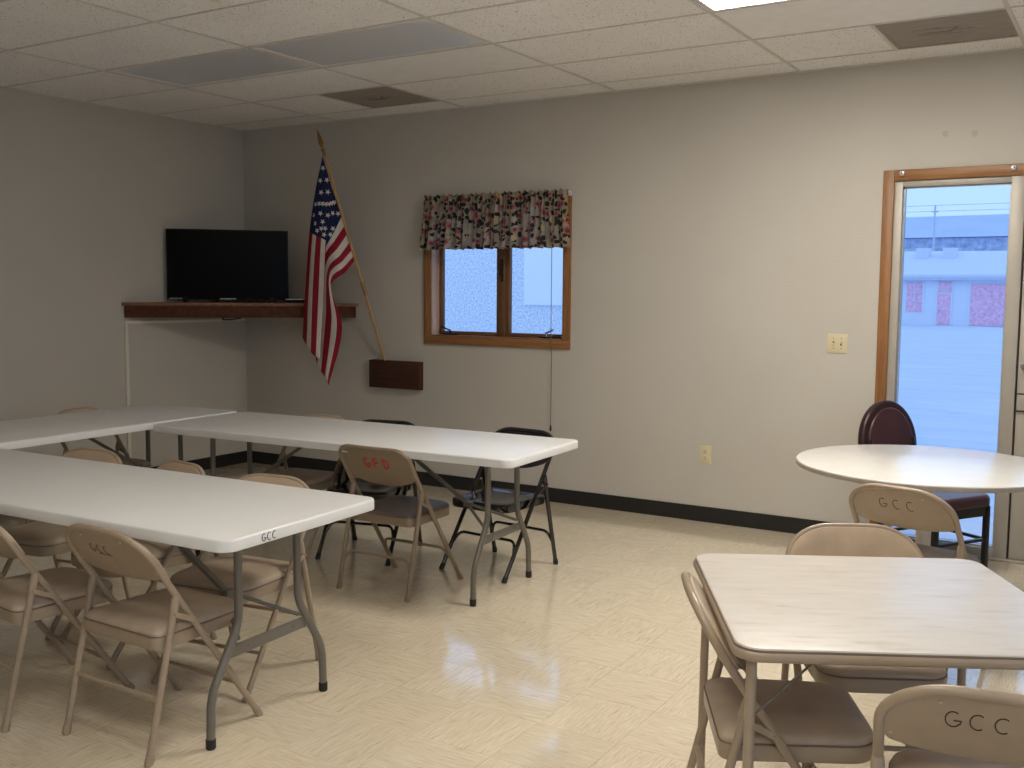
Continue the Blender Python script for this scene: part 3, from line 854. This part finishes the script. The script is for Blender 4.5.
# ------------------------------------------------------------------ folding chairs (local +y = the way the sitter faces)
def tube_y(z):                                        # side tube: straight from the foot, more upright at the back
    if z <= .56: return .21-.672*z
    t = (z-.56)/.17; return -.1663-.672*.17*t*(1-.14*t)
BOW = .008
def back_y(x, z, w): return tube_y(z)-BOW*(1-min(1, abs(x)/w)**2)*max(0, min(1, (z-.5)/.2))
def make_chair(kind, label, group):
    """kind: 'padded' tan, 'fire' grey seat and flatter back, 'black' all metal"""
    padded = kind == 'padded'
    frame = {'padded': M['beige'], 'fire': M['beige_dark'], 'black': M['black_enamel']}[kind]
    hx, tr = .212, .0115
    ztop = .731 if padded else .729 if kind == 'fire' else .722
    rx, rz_ = (.15, .105) if padded else (.075, .06) if kind == 'fire' else (.12, .07)
    r = thing('folding_chair', label, 'chair', (0, 0, 0), 0, group)
    hz = .505
    # arch of the back
    def arch(inset=0, n=12):
        w = hx-inset; zt = ztop-inset; ax, az = max(.02, rx-inset*.8), max(.02, rz_-inset*.8)
        pts = [(-w, hz), (-w, zt-az-.05)]
        pts += [(-w+ax-ax*math.cos(PI/2*k/n), zt-az+az*math.sin(PI/2*k/n)) for k in range(n+1)]
        m = [(-w+ax+(2*w-2*ax)*k/8, zt) for k in range(1, 8)]
        pts += m
        pts += [(-p[0], p[1]) for p in reversed(pts[:2+n+1])]
        return pts
    bm = NB(); tube(bm, [(x, back_y(x, z, hx), z) for x, z in arch()], tr, 12); part('back_frame', bm, frame, r)
    # back panel (sheet steel) and pad
    def sheet(bm, inset, zb, sag, off, th, dome=0, nx=26, nz=8):
        w = hx-inset; zt = ztop-inset; ax, az = max(.02, rx-inset*.8), max(.02, rz_-inset*.8)
        rows = {0: [], 1: []}
        for sd in (0, 1):
            for i in range(nx+1):
                u = i/nx; x = -w*math.cos(PI*u)
                d = max(0, abs(x)-(w-ax))/ax
                top = zt-az+az*math.sqrt(max(0, 1-d*d)); a = abs(x)/w
                bot = min(zb-sag*(1-a**2.2), top-.004)
                if a > .93: bot += (a-.93)/.07*.012
                bot = min(bot, top-.003)
                col = []
                for k in range(nz+1):
                    v = k/nz; z = bot+(top-bot)*v
                    y = back_y(x, z, hx)+off
                    if sd: y += th+dome*math.sqrt(max(0, (1-a**4)*(1-(2*v-1)**4)))
                    col.append(bm.verts.new((x, y, z)))
                rows[sd].append(col)
        for sd in (0, 1):
            for i in range(nx):
                for k in range(nz): 
                    q = (rows[sd][i][k], rows[sd][i+1][k], rows[sd][i+1][k+1], rows[sd][i][k+1]); bm.faces.new(q if sd == 0 else tuple(reversed(q)))
        for i in range(nx):
            for k in (0, nz): bm.faces.new((rows[0][i][k], rows[1][i][k], rows[1][i+1][k], rows[0][i+1][k]))
        for k in range(nz):
            for i in (0, nx): bm.faces.new((rows[0][i][k], rows[0][i][k+1], rows[1][i][k+1], rows[1][i][k]))
    zb, sag = (.580, .026) if padded else (.574, .045)
    bm = NB(); sheet(bm, .008, zb, sag, -.003, .005); bp = part('backrest', bm, frame, r)
    if padded:
        bm = NB(); sheet(bm, -.001, zb+.004, sag-.002, .009, .009, .008); part('back_pad', bm, M['tan_back'], bp, 'tan vinyl back pad')
        bm = NB()
        for x, z in ((-.10, .70), (.10, .70), (-.19, .598), (.19, .598)):
            y = back_y(x, z, hx)-.003; tube(bm, [(x, y, z), (x, y-.0025, z)], [.0045, .003], 10)
        pieces('rivet', bm, M['rivet'], bp, 'small brass rivets')
    # legs
    for s in (-1, 1):
        bm = NB(); tube(bm, [(s*hx, tube_y(hz), hz), (s*hx, tube_y(.3), .3), (s*hx, tube_y(.012), .012)], tr, 12)
        lg = part('front_leg', bm, frame, r)
        bm = NB(); tube(bm, [(s*hx, tube_y(.028), .028), (s*hx, tube_y(.006), .006), (s*hx, tube_y(0), 0)], [.0135, .0145, .012], 12); part('foot_cap', bm, frame if padded else M['rubber'] if kind == 'black' else frame, lg)
        rl = lambda z: -.262+.238*z
        bm = NB(); tube(bm, [(s*(hx+.0), rl(z), z) for z in (.012, .2, .40, .503)], tr, 12)
        tube(bm, [(s*hx, rl(.462), .462), (s*hx, rl(.467), .467), (s*hx, rl(.505), .505), (s*hx, rl(.520), .520), (s*hx, rl(.526), .526)], [.0118, .0152, .0152, .0125, .005], 12)
        lg = part('rear_leg', bm, frame, r)
        bm = NB(); tube(bm, [(s*hx, rl(.028), .028), (s*hx, rl(.006), .006), (s*hx, rl(0), 0)], [.0135, .0145, .012], 12); part('foot_cap', bm, frame if kind != 'black' else M['rubber'], lg)
        # link strap from the rear leg to the side tube
        a = Vector((s*(hx+.0125), rl(.462), .462)); b = Vector((s*(hx+.0125), tube_y(.425)+.002, .425))
        bm = NB(); obox(bm, a, b, .003, .018, bev=.001)
        for c in (a, b): tube(bm, [c-Vector((s*.003, 0, 0)), c+Vector((s*.004, 0, 0))], .006, 10)
        part('hinge_link', bm, frame, r)
    # stretchers
    if padded:
        bm = NB(); tube(bm, [(-hx, rl(.198), .198), (hx, rl(.198), .198)], .0085, 10); part('rear_stretcher', bm, frame, r)
        bm = NB(); tube(bm, [(-hx, tube_y(.15), .15), (hx, tube_y(.15), .15)], .0075, 10); part('front_stretcher', bm, frame, r)
    else:
        for nm, fn in (('rear_stretcher', rl), ('front_stretcher', tube_y)):
            pts = rounded([(-hx, fn(.12), .12), (-hx+.028, fn(.19), .19), (hx-.028, fn(.19), .19), (hx, fn(.12), .12)], .035)
            bm = NB(); tube(bm, pts, .008, 10); part(nm, bm, frame, r)
    # seat: steel pan, cushion, piping
    def outline(w_r, w_f, y0, y1, cr_, cf):
        o = []
        for (cx, cy, rr_, a0) in ((w_r-cr_, y0+cr_, cr_, -PI/2), (w_f-cf, y1-cf, cf, 0), (-w_f+cf, y1-cf, cf, PI/2), (-w_r+cr_, y0+cr_, cr_, PI)):
            for k in range(8): a = a0+PI/2*k/7; o.append((cx+rr_*math.cos(a), cy+rr_*math.sin(a)))
        return o
    zs = .348
    if padded or kind == 'fire':
        zt = zs+.042
        ol = outline(.197, .188, -.205, .188, .035, .075)
        bm = NB(); slab(bm, ol, zs, zt, .004, .003); seat = part('seat', bm, frame, r)
        # cushion
        bm = NB(); N = len(ol); prof = [(.003, 0), (.002, .008), (.006, .018), (.018, .026), (.05, .034), (.10, .039), (.15, .041)]
        rings = []
        for ins, dz in prof:
            k_ = 1-ins/.2
            rings.append([bm.verts.new((x*k_, -.008+(y+.008)*k_, zt+dz*(1 if padded else .8))) for x, y in ol])
        for A, B in zip(rings, rings[1:]):
            for i in range(N): bm.faces.new((A[i], A[(i+1) % N], B[(i+1) % N], B[i]))
        bm.faces.new(rings[-1]); bm.faces.new(list(reversed(rings[0])))
        part('seat_cushion', bm, M['tan'] if padded else M['greyseat'], seat, 'tan vinyl seat cushion' if padded else 'dark grey vinyl seat cushion', ang=60)
        bm = NB(); tube(bm, [(x*.996, y*.996, zt+.002) for x, y in ol], .0024, 6, closed=True); part('seat_piping', bm, M['piping'], seat, 'dark piping')
    else:
        ol = outline(.195, .188, -.20, .185, .035, .06); N = len(ol)
        bm = NB(); prof = [(.004, zs), (.0, zs+.008), (.0, zs+.036), (.006, zs+.044), (.02, zs+.046), (.045, zs+.040), (.09, zs+.036), (.15, zs+.034)]
        rings = [[bm.verts.new((x*(1-i_/.2), -.008+(y+.008)*(1-i_/.2), z)) for x, y in ol] for i_, z in prof]
        for A, B in zip(rings, rings[1:]):
            for i in range(N): bm.faces.new((A[i], A[(i+1) % N], B[(i+1) % N], B[i]))
        bm.faces.new(rings[-1]); bm.faces.new(list(reversed(rings[0])))
        part('seat', bm, frame, r)
    return r
def chair_letters(root, text, mat_, size, gap, rad, cx=0, cz=.645, shear=0, under=False):
    w = .212
    bm = NB(); f = lambda u, v: (cx+u, back_y(cx+u, cz+v, w)-.0035, cz+v)
    strokes(bm, text, f, size, gap, rad, shear)
    if under:
        for k in (0, 1): strokes(bm, '_', lambda u, v, k=k: f(u+gap*k, v), size, gap, rad)
    bp = [c for c in root.children if c.name.split('.')[0] == 'backrest'][0]
    part('lettering', bm, mat_, bp, 'red stencilled letters' if mat_ is M['redink'] else 'handwritten letters')

def place(root, x, y, deg): root.location = (x, y, 0); root.rotation_euler = (0, 0, math.radians(deg)); return root
GC = 'tan padded folding chairs'; GB = 'black metal folding chairs'; GF = None
pad0 = make_chair('padded', 'tan padded folding chair behind the near white table, closest to its GCC end', GC)
place(pad0, 3.587, -3.520, 188.2)
dup(pad0, (2.96, -3.51, 0), math.radians(170), 'tan padded folding chair behind the near white table, middle of the three', GC)
dup(pad0, (2.40, -3.50, 0), math.radians(187), 'tan padded folding chair behind the near white table, leftmost of the three', GC)
a1 = dup(pad0, (3.150, -4.022, 0), math.radians(-7), 'tan folding chair cut off by the left photo edge, in front of the white table', GC)
a2 = dup(pad0, (3.737, -3.952, 0), math.radians(-.9), 'beige folding chair marked GCC in front of the near white table', GC)
cfar = dup(pad0, (5.872, -3.085, 0), math.radians(207.5), 'tan padded folding chair behind the square card table, facing the viewer', GC)
cleft = dup(pad0, (5.790, -3.645, 0), math.radians(-62.8), 'tan padded folding chair tucked sideways under the left side of the card table', GC)
cnear = dup(pad0, (6.280, -3.878, 0), math.radians(10.5), 'beige folding chair marked GCC in the bottom right corner', GC)
rnd = dup(pad0, (5.80, -1.81, 0), math.radians(-13), 'beige folding chair marked GCC pushed up to the round table', GC)
chair_letters(a2, 'GCC', M['ink'], .030, .036, .0010, -.040, .655, 0, True)
chair_letters(cnear, 'GCC', M['ink'], .040, .045, .0013, -.03, .660)
chair_letters(rnd, 'GCC', M['ink'], .040, .056, .0013, -.012, .660)
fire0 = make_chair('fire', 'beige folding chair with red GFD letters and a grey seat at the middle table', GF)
c1 = dup(pad0, (2.385, -1.90, 0), math.radians(186), 'tan padded folding chair behind the middle table, left of the black chairs', GC)
l1 = dup(pad0, (1.133, -2.227, 0), math.radians(-82), 'tan padded folding chair behind the left table, near the left wall', GC)
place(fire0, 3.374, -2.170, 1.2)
chair_letters(fire0, 'GFD', M['redink'], .048, .057, .0050, .008, .652)
blk0 = make_chair('black', 'glossy black folding chair at the right end of the middle table, near the pull cord', GB)
place(blk0, 3.621, -1.678, 174.7)
dup(blk0, (2.851, -1.823, 0), math.radians(194.3), 'black folding chair seen behind the GFD chair, far side of the middle table', GB)

# ------------------------------------------------------------------ white folding tables (local x = length)
def make_table(L, W, label, group, loc_, deg, inset=.27):
    r = thing('folding_table', label, 'table', loc_, math.radians(deg), group)
    zt, th = .735, .040
    bm = NB(); slab(bm, rrect(L, W, .055, 8), zt-th, zt, .007, .004)
    top = part('tabletop', bm, M['plastic'], r)
    for s in (-1, 1):
        xl = s*(L/2-inset)
        bm = NB(); tube(bm, [(xl, -.175, zt-th-.012), (xl, .175, zt-th-.012)], .0125, 10); part('hinge_rail', bm, M['tleg'], r)
        for q_ in (-1, 1):
            pts = rounded([(xl, q_*.145, zt-th-.004), (xl, q_*.147, .385), (xl, q_*.276, .175), (xl, q_*.282, .02)], .045, 8)
            bm = NB(); tube(bm, pts, .0145, 12); lg = part('leg', bm, M['tleg'], r)
            bm = NB(); tube(bm, [(xl, q_*.2818, .034), (xl, q_*.282, .004), (xl, q_*.282, 0)], [.0165, .0165, .014], 12); part('foot_cap', bm, M['rubber'], lg, 'black rubber foot')
        bm = NB(); obox(bm, (xl, -.187, .295), (xl, .187, .295), .006, .042, bev=.0015)
        for q_ in (-.10, .12): tube(bm, [(xl-.005, q_, .295), (xl+.005, q_, .295)], .007, 10)
        part('crossbar', bm, M['tleg'], r)
        # brace: one strut from the underside that forks to both legs
        j = Vector((xl-s*.20, 0, .42)); bm = NB()
        obox(bm, (xl-s*.62, 0, zt-th-.012), j, .022, .016, bev=.003)
        for q_ in (-1, 1): tube(bm, [j+Vector((0, q_*.006, 0)), (xl, q_*.15, .33)], .0075, 8)
        box(bm, j-Vector((.02, .018, .012)), j+Vector((.02, .018, .012)), bev=.003)
        part('brace', bm, M['tleg'], r)
    return r
GT = 'white plastic folding tables'
tA = make_table(2.37, .775, 'white folding table in the left foreground with GCC on its end', GT, (3.008, -3.785, 0), 2.4, .19)
tC = make_table(2.31, .755, 'white folding table running along the middle of the room with the GFD chair', GT, (2.971, -2.063, 0), 2.7, .25)
tL = make_table(2.44, .775, 'white folding table along the left wall, under the television', GT, (1.405, -2.97, 0), 91.5)
# marker letters on the end of the near table
bm = NB(); strokes(bm, 'GCC', lambda u, v: (1.1853, -.20+u, .715+v), .024, .024, .0014)
part('lettering', bm, M['ink'], [c for c in tA.children if c.name.startswith('tabletop')][0], 'handwritten black letters')

# ------------------------------------------------------------------ card table
ct = thing('card_table', 'square beige card table with a marbled top in the right foreground', 'table', (5.966, -3.52, 0), math.radians(28.3))
cs = .852
bm = NB(); slab(bm, rrect(cs, cs, .065, 8), .672, .697, .010, .010, 5); part('rim_frame', bm, M['beige'], ct, 'beige steel rim')
bm = NB(); slab(bm, rrect(cs-.010, cs-.010, .062, 8), .695, .7005, .001, .001); part('gasket', bm, M['piping'], ct, 'dark edge line')
bm = NB(); slab(bm, rrect(cs-.016, cs-.016, .060, 8), .698, .7045, .003, .001); part('tabletop', bm, M['marble'], ct, 'marbled vinyl top')
for sx in (-1, 1):
    for sy in (-1, 1):
        x, y = sx*(cs/2-.045), sy*(cs/2-.045)
        bm = NB(); tube(bm, [(x, y, .67), (x+sx*.006, y+sy*.006, .012)], .0125, 12); lg = part('leg', bm, M['beige'], ct)
        bm = NB(); tube(bm, [(x+sx*.006, y+sy*.006, .03), (x+sx*.006, y+sy*.006, 0)], .0155, 12); part('foot_cap', bm, M['rubber'], lg)
        bm = NB(); tube(bm, [(x-sx*.14, y, .665), (x-sx*.002, y, .53)], .003, 6); tube(bm, [(x-sx*.0, y-sy*.03, .66), (x+sx*.002, y, .50)], .003, 6); part('leg_brace', bm, M['tleg'], ct)

# ------------------------------------------------------------------ round table
rt_ = thing('round_table', 'white round table standing in front of the glass sidelight', 'table', (5.735, -1.395, 0), 0)
circ = [(.565*math.cos(2*PI*k/96), .565*math.sin(2*PI*k/96)) for k in range(96)]
bm = NB(); slab(bm, circ, .715, .735, .003, .003); top = part('tabletop', bm, M['laminate'], rt_)
bm = NB(); slab(bm, [(x*1.003, y*1.003) for x, y in circ], .711, .731, .002, .002); part('edge_band', bm, M['laminate_edge'], top, 'darker edge band', smooth=True)
bm = NB(); tube(bm, [(0,0,.711),(0,0,.70),(0,0,.695)], [.16,.16,.05], 24); part('mounting_plate', bm, M['tleg'], rt_)
bm = NB(); tube(bm, [(0,0,.70),(0,0,.06)], .033, 20); part('pedestal', bm, M['raceway'], rt_, 'pale column')
for k in range(4):
    a = PI/4+k*PI/2; d = Vector((math.cos(a), math.sin(a), 0))
    bm = NB(); obox(bm, d*.02+Vector((0,0,.075)), d*.33+Vector((0,0,.035)), .05, .04, bev=.008); lg = part('foot', bm, M['tleg'], rt_)
    bm = NB(); cyl(bm, d*.31+Vector((0,0,0)), .016, .03); part('glide', bm, M['rubber'], lg)

# ------------------------------------------------------------------ burgundy oval-back chair
bc = thing('dining_chair', 'burgundy oval-back dining chair with black legs beside the sidelight', 'chair', (5.620, -.417, 0), math.radians(-122))
bm = NB(); slab(bm, rrect(.44, .43, .07, 7), .375, .435, .026, .01, 5); part('seat', bm, M['burgundy'], bc, 'burgundy vinyl seat')
bm = NB(); box(bm, (-.20, -.195, .32), (.20, -.172, .375)); box(bm, (-.20, .172, .32), (.20, .195, .375)); box(bm, (-.20, -.172, .32), (-.177, .172, .375)); box(bm, (.177, -.172, .32), (.20, .172, .375)); part('seat_frame', bm, M['black_metal'], bc, 'black seat frame', smooth=False)
for sx in (-1, 1):
    for sy in (-1, 1):
        bm = NB(); obox(bm, (sx*.19, sy*.185, 0), (sx*.19, sy*.185, .37), .027, .027, up=(0, 1, 0), bev=.002); part('leg', bm, M['black_metal'], bc, 'black square leg')
    bm = NB(); obox(bm, (sx*.19, -.175, .19), (sx*.19, .175, .19), .016, .016); part('stretcher', bm, M['black_metal'], bc, smooth=False)
for sy in (-1, 1):
    bm = NB(); obox(bm, (-.177, sy*.185, .19), (.177, sy*.185, .19), .016, .016); part('stretcher', bm, M['black_metal'], bc, smooth=False)
for sx in (-1, 1):
    bm = NB(); tube(bm, [(sx*.19, -.188, .35), (sx*.165, -.270, .55), (sx*.16, -.305, .68)], .011, 8); part('back_post', bm, M['black_metal'], bc)
def oval(bm, a, b, y0, y1, bev, n=48):
    slab(bm, [(a*math.cos(2*PI*k/n), b*math.sin(2*PI*k/n)) for k in range(n)], y0, y1, bev, bev, 5)
TB = Matrix.Translation((0, -.332, .648)) @ Matrix.Rotation(math.radians(8), 4, 'X') @ Matrix.Rotation(PI/2, 4, 'X')
bm = NB(); oval(bm, .212, .245, -.022, .028, .018); xform(bm, TB); bk = part('backrest', bm, M['burgundy_rim'], bc, 'dark burgundy oval rim')
bm = NB(); oval(bm, .172, .204, -.032, .036, .014); xform(bm, TB); part('back_pad', bm, M['burgundy'], bk, 'burgundy oval centre pad')

# ------------------------------------------------------------------ outdoors
bm = NB(); n = 60
vs = [[bm.verts.new((-70+2.4*i, .2+1.55*j, -.42-.12*min(1, j/8)+.05*math.sin(i*1.7+j*.9)*min(1, j/6))) for i in range(n+1)] for j in range(n+1)]
for j in range(n):
    for i in range(n): bm.faces.new((vs[j][i], vs[j][i+1], vs[j+1][i+1], vs[j+1][i]))
struct(mesh_from('snow_ground', bm, M['snow']), 'snow covered yard and street outside the glass', 'ground')
bm = NB(); box(bm, (3.2, .17, -.45), (8.2, 1.6, -.05)); struct(mesh_from('trim_4', bm, M['snow'], smooth=False))
YB = 62.5; gz = -.55
b1 = thing('garage_building', 'pale building with pinkish red doors across the snowy street', 'building', (-3.5, YB, gz))
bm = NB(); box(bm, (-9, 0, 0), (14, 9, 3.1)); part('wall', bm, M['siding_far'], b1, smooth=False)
bm = NB()
vs = [bm.verts.new(v) for v in ((-9.4,-.4,3.0),(14.4,-.4,3.0),(14.4,9.2,3.0),(-9.4,9.2,3.0),(-9.4,-.4,3.2),(14.4,-.4,3.2),(14.4,5,4.75),(-9.4,5,4.9),(14.4,9.2,3.2),(-9.4,9.2,3.2))]
for f in ((0,3,2,1),(0,1,5,4),(4,5,6,7),(7,6,8,9),(2,3,9,8),(1,2,8,6,5),(0,4,7,9,3)): bm.faces.new([vs[i] for i in f])
part('roof', bm, M['roof_snow'], b1, 'snow covered roof', smooth=False)
bm = NB(); box(bm, (-9.2, -.45, 2.86), (14.2, -.38, 3.05)); part('fascia', bm, M['fartrim'], b1, smooth=False)
def fx(u): return -6.293+(u-907)*.0589+3.5
def opening(name, u0, u1, z0, z1, cols, rows):
    x0, x1 = fx(u0), fx(u1)
    bm = NB(); box(bm, (x0, -.06, z0), (x1, 0, z1)); o = part(name, bm, M['pink'], b1, 'faded pinkish red paint', smooth=False)
    bm = NB()
    for k in range(1, cols): x = x0+(x1-x0)*k/cols; box(bm, (x-.02, -.09, z0), (x+.02, -.06, z1))
    for k in range(1, rows): z = z0+(z1-z0)*k/rows; box(bm, (x0, -.09, z-.02), (x1, -.06, z+.02))
    box(bm, (x0-.08, -.08, z0-.05), (x0, 0, z1+.05)); box(bm, (x1, -.08, z0-.05), (x1+.08, 0, z1+.05))
    part('muntin', bm, M['siding_far'], o, smooth=False)
opening('window', 907, 923.5, .88, 2.72, 2, 3)
opening('door', 938.5, 952, .1, 2.0, 1, 2)
opening('transom_window', 939, 952.5, 2.14, 2.75, 3, 1)
opening('garage_door', 971, 1004.5, .08, 2.62, 1, 1)
bm = NB()
for u in (905, 933): x = fx(u); box(bm, (x, 3.2, 4.0), (x+.8, 4.2, 5.0))
pieces('chimney', bm, M['roof_snow'], b1, smooth=False)
b2 = thing('warehouse', 'long pale blue roofed building rising behind the garage across the street', 'building', (-3, 100, gz))
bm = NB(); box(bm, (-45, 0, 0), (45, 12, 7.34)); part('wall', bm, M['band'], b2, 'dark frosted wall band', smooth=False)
bm = NB()
vs = [bm.verts.new(v) for v in ((-46,-.6,7.35),(46,-.6,7.45),(46,14,7.45),(-46,14,7.35),(-46,7,9.8),(46,7,10.1))]
for f in ((0,3,2,1),(0,1,5,4),(4,5,2,3),(1,2,5),(0,4,3)): bm.faces.new([vs[i] for i in f])
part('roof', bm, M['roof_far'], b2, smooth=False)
up_ = thing('utility_pole', 'thin utility pole with wires standing behind the garage building', 'utility pole', (-6.7, 74, gz))
bm = NB(); tube(bm, [(0, 0, 0), (0, 0, 8.4)], [.09, .06], 10); part('pole', bm, M['fartrim'], up_)
bm = NB(); box(bm, (-.22, -.04, 7.92), (.22, .04, 7.98)); part('crossarm', bm, M['fartrim'], up_, smooth=False)
bm = NB()
for z in (8.0, 8.42): tube(bm, [(-40, 0, z+.5), (-20, 0, z-.1), (0, 0, z), (20, 0, z-.05), (40, 0, z+.5)], .016, 5)
part('wire', bm, M['band'], up_)
nb = thing('stucco_building', 'frosted rough stucco wall with a pale panel seen through the casement window', 'building', (-2.5, 7.0, gz))
bm = NB(); box(bm, (-6, 0, 0), (4.2, .3, 5.5)); part('wall', bm, M['stucco'], nb, smooth=False)
bm = NB(); box(bm, (1.1, -.05, 1.83), (4.0, 0, 4.6)); part('siding_panel', bm, M['panel'], nb, 'smooth pale panel', smooth=False)

# unseen window added in the right wall for cool fill light
fw_ = struct(thing('window_3', 'wide unseen window added in the right wall for fill light', 'window', (0, 0, 0)))
bm = NB()
for a, b in (((RX+.04,FW[0],FW[2]),(RX+.1,FW[0]+.06,FW[3])), ((RX+.04,FW[1]-.06,FW[2]),(RX+.1,FW[1],FW[3])), ((RX+.04,FW[0],FW[2]),(RX+.1,FW[1],FW[2]+.06)), ((RX+.04,FW[0],FW[3]-.06),(RX+.1,FW[1],FW[3])), ((RX+.04,-6.43,FW[2]),(RX+.1,-6.37,FW[3]))): box(bm, a, b)
part('frame', bm, M['alu'], fw_, smooth=False)
bm = NB(); box(bm, (RX+.06, FW[0]+.05, FW[2]+.05), (RX+.066, FW[1]-.05, FW[3]-.05)); part('pane', bm, M['glass'], fw_, smooth=False)

# ------------------------------------------------------------------ light
w = bpy.data.worlds.new('overcast_sky'); S.world = w; w.use_nodes = True
bg = w.node_tree.nodes['Background']; bg.inputs[0].default_value = (.42, .65, 1.0, 1); bg.inputs[1].default_value = 1.22

def area(name, loc_, rot, sx, sy, col, e):
    L = bpy.data.lights.new(name, 'AREA'); L.shape = 'RECTANGLE'; L.size = sx; L.size_y = sy; L.color = col; L.energy = e
    o = link(bpy.data.objects.new(name, L)); o.location = loc_; o.rotation_euler = rot; return o
# area lamp added in that opening as cool fill on the left wall
area('side_window_fill', (RX+.03, (FW[0]+FW[1])/2, (FW[2]+FW[3])/2), (0, PI/2, 0), FW[3]-FW[2]-.12, FW[1]-FW[0]-.12, (.55, .74, 1), 28)

# ------------------------------------------------------------------ camera and colour
cam = bpy.data.cameras.new('camera'); cam.sensor_width = 36; cam.lens = 1018.93/1024*36; cam.clip_start = .05; cam.clip_end = 400
co = link(bpy.data.objects.new('camera', cam))
yaw, pit, rol = .551791317, -.0919615179, .00718974626
cy, sy, cp, sp = math.cos(yaw), math.sin(yaw), math.cos(pit), math.sin(pit)
fwv = Vector((-sy*cp, cy*cp, sp)); rtv = Vector((cy, sy, 0)); upv = rtv.cross(fwv)
c_, s_ = math.cos(rol), math.sin(rol)
r2 = rtv*c_+upv*s_; u2 = upv*c_-rtv*s_
co.matrix_world = Matrix(((r2.x, u2.x, -fwv.x, 6.52281683), (r2.y, u2.y, -fwv.y, -6.24196421), (r2.z, u2.z, -fwv.z, 1.49900479), (0, 0, 0, 1)))
S.camera = co
S.view_settings.view_transform = 'Standard'
S.view_settings.look = 'None'
S.view_settings.exposure = 0.1
S.view_settings.gamma = 1
S.view_settings.use_curve_mapping = False
S.cycles.use_denoising = True
S.cycles.max_bounces = 10
S.cycles.diffuse_bounces = 6
S.cycles.transparent_max_bounces = 12
